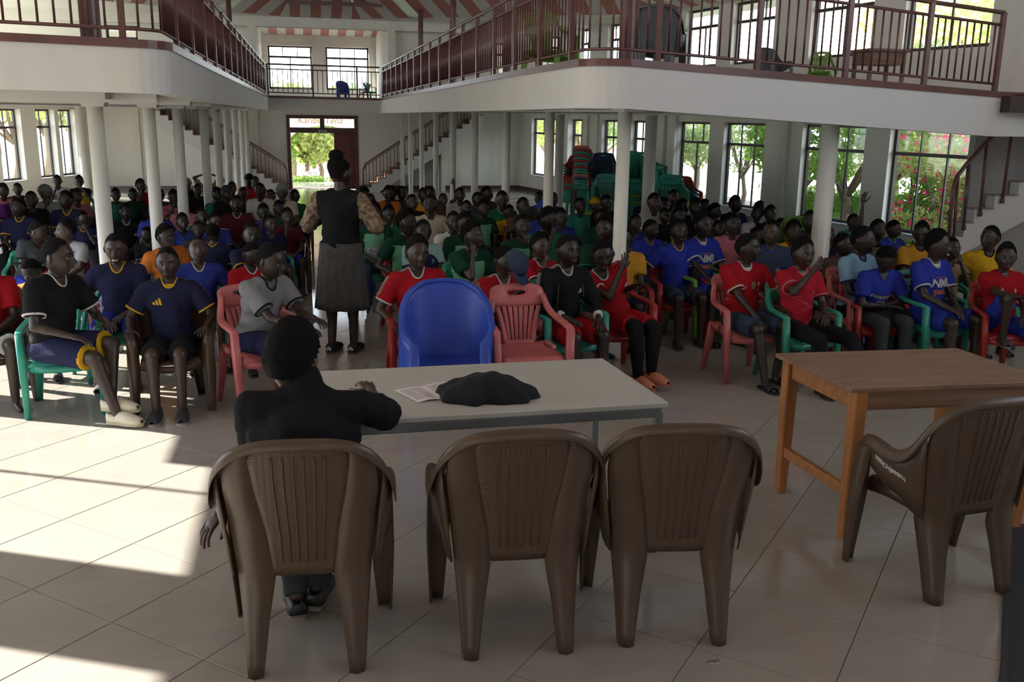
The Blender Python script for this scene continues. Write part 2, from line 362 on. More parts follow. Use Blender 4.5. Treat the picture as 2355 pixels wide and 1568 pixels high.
# ---- far wall
YF=25.9
FX0=-5.7; dL=by(661,350,YF).x-FX0; dR=by(824,350,YF).x-FX0; zd=by(740,265,YF).z
w1=(by(617,155,YF).x-FX0,by(718,155,YF).x-FX0); w2=(by(750,158,YF).x-FX0,by(849,158,YF).x-FX0)
_,A,d,n=wall('wall_far',(FX0,YF),(6.2,YF),[(dL,dR,0,zd),(w1[0],w1[1],2.58,3.66),(w2[0],w2[1],2.58,3.66)],4.3,m=CREAM,out=1,label='far entrance wall of the hall')
window(A,d,n,w1[0],w1[1],2.58,3.66,nd=2,nt_=3); window(A,d,n,w2[0],w2[1],2.58,3.66,nd=3,nt_=3)
# door set
def bxs(mb,x0,x1,z0,z1,y0,y1): mb.box((x0,y0,z0),(x1,y1,z1))
X0=FX0+dL;X1=FX0+dR; zt0=by(740,304,YF).z; zt1=by(740,298,YF).z; XM=by(741,285,YF).x; XL=by(769,360,YF).x
mb=MB(); bxs(mb,X0,X0+.09,0,zd,YF-.03,YF+.12); bxs(mb,X1-.09,X1,0,zd,YF-.03,YF+.12); bxs(mb,X0+.09,X1-.09,zd-.09,zd,YF-.03,YF+.12); bxs(mb,X0+.09,X1-.09,zt0-.02,zt1+.05,YF-.03,YF+.12); bxs(mb,XM-.06,XM+.06,zt1+.05,zd-.09,YF-.02,YF+.1)
door=st(mb.build('door_1',DOORF,bevel=.006),'brown wooden double door frame with glazed fanlights')
mb=MB(); bxs(mb,XL,X1-.09,0.01,zt0-.02,YF+.03,YF+.07); 
for a,b in ((.12,.62),(.72,1.3)): bxs(mb,XL+.1,X1-.18,a,b,YF+.015,YF+.03)
mb.build('door_leaf',DOORW,door,bevel=.008)
mb=MB(); mb.box((X0+.06,YF+.1,.01),(X0+.1,YF+.95,zt0-.03)); mb.build('door_leaf',DOORW,door)
for a,b in ((X0+.09,XM-.06),(XM+.06,X1-.09)):
    g=MB(); g.add([(a,YF+.05,zt1+.05),(b,YF+.05,zt1+.05),(b,YF+.05,zd-.09),(a,YF+.05,zd-.09)],[(0,1,2,3)]); g.build('pane',GLASS,door)
portal((.5,YF+.2,.95),1.5,1.9,(0,-1,0))
sg=empty('exit_sign',(by(742,303,YF).x,YF-.035,by(742,303,YF).z)); tag(sg,'small pale EXIT sign fixed above the entrance door','sign')
mb=MB(); mb.box((-.11,-.006,-.045),(.11,.006,.045)); mb.build('plate',mat('sign_grey',(.55,.55,.5),.5),sg,bevel=.003)
V,F=text_mesh('EXIT',.07,bold=.002); mb=MB(); mb.add([(v[0],-.009,v[1]) for v in V],F); mb.build('lettering',mat('sign_black',(.03,.03,.03)),sg)
# baseboards
BB=mat('dark_brown_skirting',(.09,.04,.035),.35)
mb=MB(); mb.box((FX0,YF-.02,0),(X0,YF,.1)); mb.box((X1,YF-.02,0),(6.2,YF,.1)); st(mb.build('baseboard_far',BB),'dark skirting along the far wall')
mb=MB(); mb.prism([(p.x,p.y) for p in (RA0-Rn*.02,RB0-Rn*.02,RB0,RA0)],0,.1); st(mb.build('baseboard_right',BB),'dark skirting along the right wall')
# shallow pilasters on the far wall
mb=MB()
for px in (312,585,1050): x=by(px,330,YF).x; mb.box((x-.12,YF-.06,0),(x+.12,YF,2.1))
st(mb.build('trim_12',CREAM),'pale pilasters on the far wall')
# ---- balcony slabs. front outlines (x,y,z_top,z_bot)
def arc(c,r,a0,a1,n=6): return [(c[0]+r*math.cos(a0+(a1-a0)*i/n),c[1]+r*math.sin(a0+(a1-a0)*i/n)) for i in range(n+1)]
YB=23.5
lx=-.87; rx=2.06; xfl=by(617,222,YB).x; xfr=by(874,226,YB).x
def zt_(y): return 2.455+(2.375-2.455)*(y-7)/(YB-7)
def zb_(y): return 2.085+(2.035-2.085)*(y-7)/(YB-7)
La=[(-4.3,7.13,2.485,2.12),(-1.9,7.02,2.48,2.12)]+[(x,y,2.46,2.11) for x,y in arc((lx-.25,7.25),.25,-PI/2,0)]+[(lx+(xfl-lx)*t,7.25+(YB-7.25)*t,zt_(7.25+(YB-7.25)*t),zb_(7.25+(YB-7.25)*t)) for t in (.15,.35,.6,.8,1)]
er=by(2290,222,8.0); 
R0=(2.06,6.9); RE=(6.45,8.0); 
Rr=[(rx-.0+(xfr-rx)*t,7.2+(YB-7.2)*t,zt_(7.2+(YB-7.2)*t)-.02,zb_(7.2+(YB-7.2)*t)-.03) for t in (1,.8,.6,.35,.15)]
Ra=Rr+[(x,y,2.42,2.06) for x,y in arc((rx+.3,7.2),.3,PI,PI*1.54)]
x0,y0=Ra[-1][:2]
for t in (.1,.25,.5,.75,1): Ra.append((x0+(RE[0]-x0)*t,y0+(RE[1]-y0)*t,2.42+(2.285-2.42)*t,2.06+(1.87-2.06)*t))
Ra.append((9.6,8.6,2.27,1.87))
Fa=[(xfl,YB,zt_(YB),2.035),(xfr,YB,zt_(YB)-.02,2.01)]
def fascia(name,path,th,side,label):
    mb=MB(); n=len(path); v=[]
    for i,(x,y,a,b) in enumerate(path):
        p=Vector(path[max(i-1,0)][:2]); q=Vector(path[min(i+1,n-1)][:2]); t=(q-p).normalized(); nn=Vector((-t.y,t.x))*side*th
        v+=[(x,y,b),(x,y,a-.05),(x+nn.x,y+nn.y,a-.05),(x+nn.x,y+nn.y,b)]
    f=[]
    for i in range(n-1):
        a=i*4;b=a+4
        for k in range(4): f.append((a+k,b+k,b+(k+1)%4,a+(k+1)%4))
    f+=[(0,1,2,3),((n-1)*4+3,(n-1)*4+2,(n-1)*4+1,(n-1)*4)]
    mb.add(v,f); o=mb.build(name,WHITE,smooth=False); st(o,label)
    cb=MB(); v=[]
    for i,(x,y,a,b) in enumerate(path):
        p=Vector(path[max(i-1,0)][:2]); q=Vector(path[min(i+1,n-1)][:2]); t=(q-p).normalized(); nn=Vector((-t.y,t.x))*side
        e=-nn*.012; i2=nn*(th+.01)
        v+=[(x+e.x,y+e.y,a-.055),(x+e.x,y+e.y,a),(x+i2.x,y+i2.y,a),(x+i2.x,y+i2.y,a-.055)]
    cb.add(v,f); c=cb.build('curb',MAROON,o); return o
def slab(name,poly,z0,z1,m=SOFF,label=None):
    mb=MB(); mb.prism(poly,z0,z1); return st(mb.build(name,m),label)
fascia('trim_20',La,.13,1,'white left gallery front with maroon top strip')
_f=[o for o in bpy.data.objects if o.name=='trim_20'][0]
for _x0,_x1,_t,_b in ((180,203,106,206),(238,252,108,150),(245,266,150,208)):
    _m=MB(); _n=7; _v=[]
    for _i in range(_n):
        _y=_t+(_b-_t)*_i/(_n-1); _j=3*math.sin(_i*2.1+_x0)
        _v+=[by(_x0+_j,_y,7.012),by(_x1+_j*.5,_y,7.012)]
    _m.add(_v,[(2*_i,2*_i+1,2*_i+3,2*_i+2) for _i in range(_n-1)]); _m.build('water_stain',mat('water_stain',(.56,.52,.45),.8),_f)
fascia('trim_21',Ra,.13,1,'white right gallery front with maroon top strip')
fascia('trim_22',Fa,.13,1,'white far gallery front')
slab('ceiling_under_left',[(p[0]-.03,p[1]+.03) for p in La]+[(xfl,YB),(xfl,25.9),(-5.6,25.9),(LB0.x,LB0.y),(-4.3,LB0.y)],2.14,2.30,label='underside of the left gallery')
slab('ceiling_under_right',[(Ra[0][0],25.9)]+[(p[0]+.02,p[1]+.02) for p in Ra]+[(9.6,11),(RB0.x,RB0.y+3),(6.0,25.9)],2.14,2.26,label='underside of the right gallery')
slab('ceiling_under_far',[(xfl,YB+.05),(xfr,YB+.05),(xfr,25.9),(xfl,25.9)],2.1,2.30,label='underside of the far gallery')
# beams under galleries, across each column
mb=MB()
CY=[7.62,9.81,12.,14.28,16.4,18.58,20.85,23.06,25.0]
for y in CY:
    mb.box((-6.5 if y>13.5 else -4,y-.09,2.05),(lx-.16,y+.09,2.15)); mb.box((rx+.1,y-.09,2.05),(3.6 if y<8 else 6.0,y+.09,2.15))
mb.box((-1.5,7.3,2.07),(-1.34,25.9,2.15)); mb.box((2.47,7.2,2.04),(2.63,25.9,2.15)); mb.box((4.62,8.2,2.03),(4.8,20,2.15))
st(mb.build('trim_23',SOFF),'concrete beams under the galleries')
# ---- columns
cg='white round columns under the galleries'
def column(x,y,r0,r1,label,zt=2.08,m=None):
    c=empty('column',(x,y,0)); tag(c,label,'column',None)
    mb=MB(); mb.tube([(0,0,0),(0,0,.02),(0,0,zt)],[r0*1.02,r0,r1],24); mb.build('shaft',m or COLM,c,smooth=True)
    return c
ordn=['nearest','second nearest','third nearest','fourth','fifth','sixth','seventh','eighth','farthest']
for k,y in enumerate(CY):
    r=.059 if k else .062
    c=column((-1.42 if k<3 else -1.34) if k else by(217,240,8.3).x,y if k else 8.3,r*1.05,r,'white round column, %s from the camera in the left gallery row'%ordn[k])
    mb=MB(); mb.add([(-.08,-.08,2.02),(.08,-.08,2.02),(.08,.08,2.02),(-.08,.08,2.02),(-.12,-.12,2.12),(.12,-.12,2.12),(.12,.12,2.12),(-.12,.12,2.12)],[(3,2,1,0),(4,5,6,7)]+[(i,(i+1)%4,4+(i+1)%4,4+i) for i in range(4)])
    mb.build('capital',SOFF,c)
    column(2.55,y if k else 7.42,.055 if k else .058,.052 if k else .055,'white round column, %s from the camera in the right gallery row'%ordn[k])
for x,y,l in ((4.73,8.0,'thick white column before the right windows, nearest of its row'),(4.72,12.6,'thick white column between chair stacks'),(4.72,17.4,'thick white column by the far stacks'),
              (-3.55,11.3,'white column at the left frame edge'),(-4.7,22.6,'white column near the far left corner')):
    column(x,y,.09,.082,l)
# maroon posts above galleries
for k,(x,y,l) in enumerate([(-1.42,7.42,'thick maroon post rising from the left gallery near the camera'),(-1.34,12,'maroon post on left gallery, second from the camera'),(-1.34,20.8,'maroon post on left gallery, third from the camera'),(-1.34,24.9,'maroon post on left gallery, farthest'),
        (2.55,7.42,'thick maroon post rising from the right gallery near the grey chair'),(2.55,12,'maroon post on right gallery, second from the camera'),(2.55,16.4,'maroon post on right gallery, third from the camera'),(2.55,20.85,'maroon post on right gallery, fourth from the camera'),(2.55,22.0,'maroon post on right gallery, farthest')]):
    if l.endswith('farthest'): y=24.0 if x<0 else 24.2
    r=.07 if y<8 else .055
    o=empty('post',(x,y,2.3)); tag(o,l,'post'); mb=MB(); mb.tube([(0,0,0),(0,0,.06),(0,0,1.2),(0,0,1.24),(0,0,3)],[r*1.05,r,r,r*.95,r*.95],20); mb.build('shaft',MAROON,o,smooth=True)
# ---- railings
balm=MB(); balm.tube([(0,0,0),(0,0,1)],.0085,8); balme=balm.mesh('baluster',MAROON,True)
pom=MB(); pom.box((-.02,-.02,0),(.02,.02,1)); pome=pom.mesh('railing_post',MAROON)
def railing(name,path,label,sp=.1,pev=1.0,inset=.05,side=1,jump=0):
    r=empty(name,(path[0][0],path[0][1],path[0][2])); tag(r,label,'railing'); base=Vector(path[0][:3])
    P=[]
    for i,(x,y,a,b) in enumerate(path):
        p=Vector(path[max(i-1,0)][:2]); q=Vector(path[min(i+1,len(path)-1)][:2]); t=(q-p).normalized(); nn=Vector((-t.y,t.x))*side*inset
        P.append(Vector((x+nn.x,y+nn.y,a)))
    for dz,rr,nm in ((.07,.012,'bottom_rail'),(.60,.014,'middle_rail'),(.71,.02,'top_rail')):
        mb=MB(); mb.tube([p+Vector((0,0,dz))-base for p in P],rr,8); mb.build(nm,MAROON,r,smooth=True)
    s=0;tot=0;k=0;nxt=jump
    for a,b in zip(P,P[1:]):
        L=(b-a).length
        while nxt<tot+L:
            q=a+(b-a)*((nxt-tot)/L); isp=(k%int(pev/sp)==0)
            o=link('railing_post' if isp else 'baluster',pome if isp else balme,r); 
            o.location=q-base+Vector((0,0,0 if isp else .07)); o.scale=(1,1,.71 if isp else .53)
            k+=1; nxt+=sp
        tot+=L
    return r
nl=0
railing('railing',[p for p in La[nl:]],'maroon metal railing along the left gallery',sp=.105,pev=1.05)
i0=5
railing('railing',Ra[::-1][1:],'maroon metal railing along the right gallery',sp=.098,pev=.98,side=-1)
railing('railing',Fa,'thin maroon railing across the far gallery',sp=.115,pev=1.15)
# ---- upper portal and far gallery recess
YP=22.0
mb=MB(); za=by(540,37,YP).z; zb=by(540,58,YP).z
xa=by(583,90,YP).x; xb=by(897,90,YP).x
mb.box((-5,YP,zb),(6.3,YP+.25,4.2)); mb.box((xa-.12,YP,2.3),(xa+.05,YP+.25,zb)); mb.box((xb-.05,YP,2.3),(xb+.12,YP+.25,zb))
st(mb.build('trim_30',CREAM),'cream concrete portal beam over the far gallery')
mb=MB(); mb.box((xa-.1,YP+.25,2.3),(xa+.02,YF,4.3)); mb.box((xb-.02,YP+.25,2.3),(xb+.1,YF,4.3)); st(mb.build('wall_recess',CREAM),'side walls of the far gallery recess')
def pw(px0,px1,pt,X0):
    a=by(px0,100,YP+.3).x-X0;b=by(px1,100,YP+.3).x-X0;z=by(px0,pt,YP+.3).z; return (a,b,z-1.0,z)
o1=pw(245,318,57,-6.2); _,A,d,n=wall('wall_far_left_upper',(-6.2,YP+.3),(xa-.1,YP+.3),[o1],4.2,m=CREAM,out=1,z0=2.3,th=.15,label='upper far wall left of the portal'); window(A,d,n,*o1,nd=2,nt_=2)
o2=pw(1129,1167,98,xb+.1); o3=pw(1236,1290,82,xb+.1); _,A,d,n=wall('wall_far_right_upper',(xb+.1,YP+.3),(6.6,YP+.3),[o2,o3],4.2,m=CREAM,out=1,z0=2.3,th=.15,label='upper far wall right of the portal'); window(A,d,n,*o2,nd=2,nt_=2); window(A,d,n,*o3,nd=2,nt_=2)
# ---- roof of striped sheets
RS=mat('roof_sheet_red',(.42,.14,.11),.45,.1,8); WS=mat('roof_sheet_white',(.62,.58,.54),.45,.1,8)
TS_=mat('roof_sheet_translucent',(.45,.5,.36),.35)
_p=TS_.node_tree.nodes['Principled BSDF']; _p.inputs['Transmission Weight'].default_value=.5; _p.inputs['Roughness'].default_value=.5
roof=tag(empty('ceiling',(0,0,4.0)),None); roof['kind']='structure'
KR=.30; facets=[]
fx0=by(643,40,YP).x; fx1=by(831,46,YP).x
cs=[Vector((-9.4,13.1)),Vector((-5.2,19.2)),Vector((fx0,YP)),Vector((fx1,YP)),Vector((6.9,18.8)),Vector((9.6,5.5)),Vector((9.6,-4)),Vector((-4.6,-4)),Vector((-4.6,13.1))]
NF=len(cs)
for i in range(NF):
    a=cs[i];b=cs[(i+1)%NF]; t=(b-a).normalized(); nn=Vector((t.y,-t.x)); facets.append((a,b,t,nn))
def dmin(p): return min((p-a).dot(nn) for i,(a,b,t,nn) in enumerate(facets) if i<7 and (i!=6 or p.y<13.1))
k=0
for a,b,t,nn in facets[:5]+facets[6:7]:
    L=(b-a).length; w=.24 if L<3 else .3; m=int(L/w)+1; w=L/m
    for i in range(m):
        p0=a+t*(w*i); p1=a+t*(w*(i+1)); S0=[]
        def reach(p):
            s=0
            while s<7 and dmin(p+nn*(s+.1))>=s+.1-1e-3: s+=.1
            return s
        s0,s1=reach(p0+t*.001),reach(p1-t*.001)
        if max(s0,s1)<.15: continue
        mb=MB(); 
        q=[p0,p1,p1+nn*s1,p0+nn*s0]; zz=[0,0,KR*s1,KR*s0]; e=.012 if k%2 else 0
        mb.add([(c.x,c.y,z+e) for c,z in zip(q,zz)]+[(c.x,c.y,z+e+.03) for c,z in zip(q,zz)],[(0,1,2,3),(7,6,5,4),(0,4,5,1),(1,5,6,2),(2,6,7,3),(3,7,4,0)])
        tr=(k%17==5 and L>5)
        mb.build('roof_sheet',TS_ if tr else (RS if k%2 else WS),roof); k+=1
mb=MB(); mb.prism([(-10,-4.4),(11,-4.4),(11,27),(-10,27)],6.4,6.5); st(mb.build('ceiling_top',WS),'roof deck above the sheets')
mb=MB()  # soffit ring beyond the facets, level
ring=[(-9.4,13.1),(-5.2,19.2),(fx0,YP),(fx1,YP),(6.9,18.8),(9.6,5.5)]
out=[(-10.6,13.1),(-6.6,24),(fx0,22.4),(fx1,22.4),(7.2,22.4),(11.5,5.5)]
for i in range(5):
    q=[ring[i],ring[i+1],out[i+1],out[i]]; mb.add([(x,y,4.005) for x,y in q]+[(x,y,4.05) for x,y in q],[(0,1,2,3),(7,6,5,4),(0,4,5,1),(1,5,6,2),(2,6,7,3),(3,7,4,0)])
st(mb.build('trim_31',CREAM),'level cream soffit around the roof')
mb=MB(); mb.box((by(655,7,21).x,20.95,by(700,8,21).z-.02),(by(880,7,21).x,21.02,by(700,6,21).z+.04)); st(mb.build('trim_32',MAROON),'dark roof ridge trim')
# recess ceiling sheets
rc=empty('ceiling_recess',(0,0,0)); rc['kind']='structure'
k=0;x=xa
while x<xb:
    mb=MB(); x2=min(x+.215,xb); z0=by(700,80,YF-.05).z
    mb.add([(x,YF,z0),(x2,YF,z0),(x2,YP+.2,z0+.55),(x,YP+.2,z0+.55),(x,YF,z0+.03),(x2,YF,z0+.03),(x2,YP+.2,z0+.58),(x,YP+.2,z0+.58)],[(0,1,2,3),(7,6,5,4),(0,4,5,1),(1,5,6,2),(2,6,7,3),(3,7,4,0)])
    mb.build('roof_sheet',RS if k%2 else WS,rc); k+=1; x=x2
# ---- stairs against the far wall
TRE=mat('brown_stair_tread',(.2,.09,.06),.4,.1,20)
def far_stairs(x0,sgn,label,n=17,run=.185,rise=.117):
    s=empty('staircase',(x0,25.45,0)); tag(s,label,'staircase')
    mb=MB(); y0,y1=-.4,.43
    pts=[(0,0)]
    for i in range(n): pts+= [(i*run,(i+1)*rise),((i+1)*run,(i+1)*rise)]
    pts+=[(n*run,n*rise-.32),(.38,0)]
    pp=[(sgn*a,b) for a,b in pts]
    m=len(pp); v=[(a,y0,b) for a,b in pp]+[(a,y1,b) for a,b in pp]
    mb.add(v,[tuple(range(m)),tuple(range(2*m-1,m-1,-1))]+[(i,(i+1)%m,m+(i+1)%m,m+i) for i in range(m)]); o=mb.build('flight',WHITE,s)
    bm=bmesh.new(); bm.from_mesh(o.data); bmesh.ops.recalc_face_normals(bm,faces=bm.faces); bm.to_mesh(o.data); bm.free()
    for i in range(n):
        mb=MB(); a,b=sorted((sgn*(i*run-.02),sgn*((i+1)*run))); mb.box((a,y0-.015,(i+1)*rise),(b,y1,(i+1)*rise+.02)); 
        a,b=sorted((sgn*(i*run-.012),sgn*(i*run))); mb.box((a,y0-.01,i*rise+.02),(b,y1,(i+1)*rise)); mb.build('tread',TRE,s)
        for q in (.3,.75):
            if i<n-1:
                bo=link('baluster',balme,s); bo.location=(sgn*(i+q)*run,y0+.03,(i+1)*rise); bo.scale=(1,1,.52+(q-.0)*rise)
    for dz,r in ((.54,.012),(.60,.02)):
        mb=MB(); mb.tube([(sgn*-.02,y0+.03,0),(sgn*-.02,y0+.03,dz-.02),(sgn*.04,y0+.03,dz+rise)]+[(sgn*(i*run),y0+.03,i*rise+dz+rise*.9) for i in (2,n-1)],r,8); mb.build('handrail',MAROON,s,smooth=True)
    return s
far_stairs(by(838,437,25.05).x,1,'right white staircase with maroon handrail beside the entrance door')
far_stairs(by(660,437,25.05).x,-1,'left white staircase with maroon handrail beside the entrance door')
mb=MB(); xs=by(1013,400,25.5).x; mb.box((xs,25.3,0),(xs+.1,YF,1.35)); xs=by(400,400,25.5).x
st(mb.build('trim_33',CREAM),'support wall below the right stairs')
# ---- right staircase near the camera side
YS=9.0
rs=empty('staircase',(by(2205,560,YS).x,YS,0)); tag(rs,'white concrete staircase with curved maroon handrail at the right edge','staircase'); bX=rs.location.x
st_pts=[(2205,548),(2219,514),(2242,483),(2289,451),(2345,420)]
T=[by(x,y,YS) for x,y in st_pts]; run=.30; rise=(T[4].z-T[1].z)/3
xs=[T[1].x-bX,T[2].x-bX,T[3].x-bX,T[4].x-bX]
while len(xs)<9: xs.append(xs[-1]+.30)
zs=[T[1].z+rise*i for i in range(9)]
low=[]; z=zs[0]-rise; x=xs[0]-.12
while z>0.02: low.append((x,z)); z-=rise; x-=.02
prof=[(-.25,0)]
lowr=low[::-1]
for (x,z) in lowr: prof+=[(x-.05,z)] 
prof=[(xs[0]-.16,0),(xs[0]-.16,zs[0]-rise)]
for x,z in zip(xs,zs): prof+=[(x-.0,prof[-1][1]),(x-.0,z)]
prof+=[(xs[-1]+.3,zs[-1])]
e0=by(2354,509,YS);e1=by(2300,538,YS); sl=(e0.z-e1.z)/(e0.x-e1.x)
prof+=[(xs[-1]+.3,e1.z+sl*(xs[-1]+.3-(e1.x-bX))),(e1.x-bX+.0,e1.z),(e1.x-bX-.5,max(e1.z-sl*.5,.35)),(e1.x-bX-.5,0)]
m=len(prof); mb=MB(); mb.add([(a,0,b) for a,b in prof]+[(a,.14,b) for a,b in prof],[tuple(range(m)),tuple(range(2*m-1,m-1,-1))]+[(i,(i+1)%m,m+(i+1)%m,m+i) for i in range(m)]); o=mb.build('flight',WHITE,rs)
bm=bmesh.new(); bm.from_mesh(o.data); bmesh.ops.recalc_face_normals(bm,faces=bm.faces); bm.to_mesh(o.data); bm.free()
for i,(x,z) in enumerate(zip(xs,zs)):
    nx=xs[i+1] if i+1<len(xs) else x+.3
    mb=MB(); mb.box((x-.015,-.01,z),(nx,.14,z+.015)); mb.build('tread',mat('worn_tread',(.32,.26,.22),.6,.1),rs)
hp=[by(x,y,YS-.03)-Vector((bX,YS,0)) for x,y in ((2190,560),(2183,545),(2190,440),(2200,408),(2225,375),(2270,325),(2330,268),(2362,238),(2420,190))]
mb=MB(); mb.tube(hp,.022,10); mb.build('handrail',MAROON,rs,smooth=True)
for (xa_,ya_),(xb_,yb_) in (((2203,405),(2192,560)),((2228,375),(2216,525)),((2270,322),(2254,493)),((2332,267),(2305,463)),((2400,205),(2370,430))):
    p=by(xa_,ya_,YS-.03)-Vector((bX,YS,0)); q=by(xb_,yb_,YS-.03)-Vector((bX,YS,0)); mb=MB(); mb.tube([p,q],.016,8); mb.tube([q-Vector((0,0,.02)),q+Vector((0,0,.03))],.024,8); mb.build('baluster',MAROON,rs,smooth=True)
mb=MB(); mb.box((by(2236,400,9.15).x,9.16,0),(9.3,9.26,1.95)); st(mb.build('wall_stair',mat('grey_plaster',(.36,.35,.34),.8,.1,40)),'grey wall under and behind the right stairs')
l0=by(2275,222,8.15); l1=by(2275,258,8.15); mb=MB(); mb.box((l1.x,7.88,l1.z),(9.2,8.1,l0.z)); st(mb.build('trim_34',mat('dark_landing',(.05,.03,.03),.6)),'dark stair landing at the gallery end')
# ================================================================ outside
GR=mat('sunlit_ground',(.62,.55,.42),.9,.3,3,col2=(.4,.42,.22),vscale=.7); mb=MB(); mb.add([(-60,-30,-.35),(70,-30,-.35),(70,90,-.35),(-60,90,-.35)],[(0,1,2,3)]); st(mb.build('floor_outside',GR),'dry sunlit ground outside')
BARK=mat('grey_bark',(.2,.15,.11),.9,.5,20)
def leafmat(n,c,c2):
    m=mat(n,c,.5,0,1,col2=c2,vscale=6); t=m.node_tree; p=t.nodes['Principled BSDF']; o=[q for q in t.nodes if q.type=='OUTPUT_MATERIAL'][0]
    tr=t.nodes.new('ShaderNodeBsdfTranslucent'); tr.inputs[0].default_value=(c[0]*1.6,c[1]*1.5,c[2],1); mx=t.nodes.new('ShaderNodeMixShader'); mx.inputs[0].default_value=.5
    t.links.new(p.outputs[0],mx.inputs[1]); t.links.new(tr.outputs[0],mx.inputs[2]); t.links.new(mx.outputs[0],o.inputs[0]); return m
LF=leafmat('leaf_green',(.22,.36,.09),(.10,.2,.05)); LF2=leafmat('leaf_yellowgreen',(.36,.42,.18),(.18,.26,.09)); LF3=leafmat('leaf_greygreen',(.28,.36,.2),(.15,.22,.11)); FLW=leafmat('magenta_bract',(.75,.03,.22),(.55,.02,.12))
def leaves(mb,c,R,n,sz,mi=0,shell=.55):
    p=rng.normal(size=(n,3)); p/=np.linalg.norm(p,axis=1)[:,None]; r=(shell+(1-shell)*rng.random(n))[:,None]; p=p*r*np.array(R)+np.array(c)
    a=rng.normal(size=(n,3)); a/=np.linalg.norm(a,axis=1)[:,None]; b=np.cross(a,rng.normal(size=(n,3))); b/=np.linalg.norm(b,axis=1)[:,None]
    s=sz*(.6+.8*rng.random(n))[:,None]
    V=np.stack([p-a*s,p+b*s*.45,p+a*s,p-b*s*.45],1).reshape(-1,3); o=len(mb.v); mb.v+= [tuple(x) for x in V]; mb.f+=[(o+4*i,o+4*i+1,o+4*i+2,o+4*i+3) for i in range(n)]; mb.m+=[mi]*n
def tree(x,y,h,R,label,leafm,n=2600,sz=.09,name='tree',blobs=9,trunk=.12,flower=0,cat='tree',crown=None):
    t=empty(name,(x,y,-.35)); tag(t,label,cat)
    rnd=random.Random(int(x*100+y*37)); mb=MB(); tips=[]
    top=Vector((rnd.uniform(-.3,.3),rnd.uniform(-.3,.3),h*.42)); mb.tube([(0,0,0),top*.5+Vector((.1,0,0)),top],[trunk,trunk*.8,trunk*.6],8)
    for k in range(blobs):
        a=rnd.uniform(0,2*PI); rr=R*rnd.uniform(.35,.85); q=Vector((math.cos(a)*rr,math.sin(a)*rr,h*rnd.uniform(.5,.95))); 
        if crown: q.z=h*rnd.uniform(*crown)
        mb.tube([top*.8,(top+q)/2+Vector((0,0,-.1*R)),q],[trunk*.45,trunk*.3,trunk*.12],6); tips.append(q)
    mb.build('trunk',BARK,t,smooth=True)
    lf=MB()
    for q in tips:
        leaves(lf,q,(R*.5,R*.5,R*.42),n//blobs,sz)
        if flower: leaves(lf,q+Vector((0,0,.1)),(R*.5,R*.5,R*.45),int(n*flower/blobs),sz*.9,1,.85)
    lf.build('foliage',[leafm,FLW],t); return t
def hedge(poly,z0,z1,label,m,n=5000,sz=.04):
    o=empty('hedge',(poly[0][0],poly[0][1],0)); tag(o,label,'hedge'); base=Vector(poly[0]); mb=MB(); a=np.array(poly[0]);b=np.array(poly[1]); L=np.linalg.norm(b-a)
    t=rng.random(n); off=rng.normal(size=(n,2))*.16; c=a+(b-a)*t[:,None]+off; z=z0+(z1-z0)*np.sqrt(rng.random(n))
    q=rng.normal(size=(n,3));q/=np.linalg.norm(q,axis=1)[:,None]; w=np.cross(q,rng.normal(size=(n,3))); w/=np.linalg.norm(w,axis=1)[:,None]
    P=np.column_stack([c[:,0]-base.x,c[:,1]-base.y,z]); V=np.stack([P-q*sz,P+w*sz*.5,P+q*sz,P-w*sz*.5],1).reshape(-1,3)
    mb.v=[tuple(x) for x in V]; mb.f=[(4*i,4*i+1,4*i+2,4*i+3) for i in range(n)]; mb.m=[0]*n
    d_=(b-a)/L; nn_=np.array([-d_[1],d_[0]])*.14
    pr=[(p[0]-base.x,p[1]-base.y) for p in (a-nn_,b-nn_,b+nn_,a+nn_)]; mb.prism(pr,-.3,z1-.1)
    mb.build('foliage',m,o)
# garden right: bushes close to the wall outside
def gpt(px,py,dist): # point on ray at given plan Y
    return by(px,py,dist)
def rtree(px,dy,h,R,label,m,**k):
    q=by(px,350,dy); return tree(q.x,dy,h,R,label,m,**k)
rtree(1258,33,3.4,1.3,'yellow green tree seen through the leftmost right-wall window',LF2,n=2600)
rtree(1335,31,3.4,1.3,'light green tree seen through the second right-wall window',LF2,n=2600)
rtree(1400,31,3.2,1.0,'small tree before the pale building outside',LF3,n=1200)
rtree(1590,24,3.0,1.2,'drooping tree seen through the window right of the chair stacks',LF3,n=3000,sz=.07)
rtree(1710,21,2.95,1.2,'thin grey green tree seen through the middle right window',LF3,n=2400,sz=.06,trunk=.07)
rtree(1850,17,2.85,1.0,'dark leafy tree behind the thick column outside',LF,n=3600,sz=.07)
rtree(1960,15.5,2.8,.95,'green tree outside the window left of the large window',LF,n=3600,sz=.06)
rtree(2060,17.5,3.3,1.3,'shady tree at the back of the flower garden',LF3,n=5200,sz=.08,crown=(.4,.95))
rtree(2200,15.2,3.6,1.2,'pale barked tree above the flowering bush',LF2,n=3200,sz=.08,trunk=.14)
rtree(2240,22,6.2,2.6,'tall bright tree showing through the upper right window',LF2,n=5200,sz=.1,crown=(.55,.95))
q=by(2190,430,12.6)
tree(q.x,12.6,2.25,.85,'bougainvillea bush with magenta flowers outside the large window',LF2,n=5200,sz=.05,name='flowering_bush',blobs=12,trunk=.05,flower=.16,cat='bush',crown=(.2,.95))
q2=by(2120,400,14.2); tree(q2.x,14.2,2.9,1.0,'taller magenta flowering shrub behind the bougainvillea bush',LF,n=3600,sz=.055,name='flowering_bush',blobs=10,trunk=.05,flower=.12,cat='bush',crown=(.3,.95))
e=RB0-Rd*3.2+Rn*2.3; f_=RB0-Rd*13+Rn*2.3; hedge([(e.x,e.y),(f_.x,f_.y)],-.35,.74,'clipped green hedge outside the right windows',LF,n=9000)
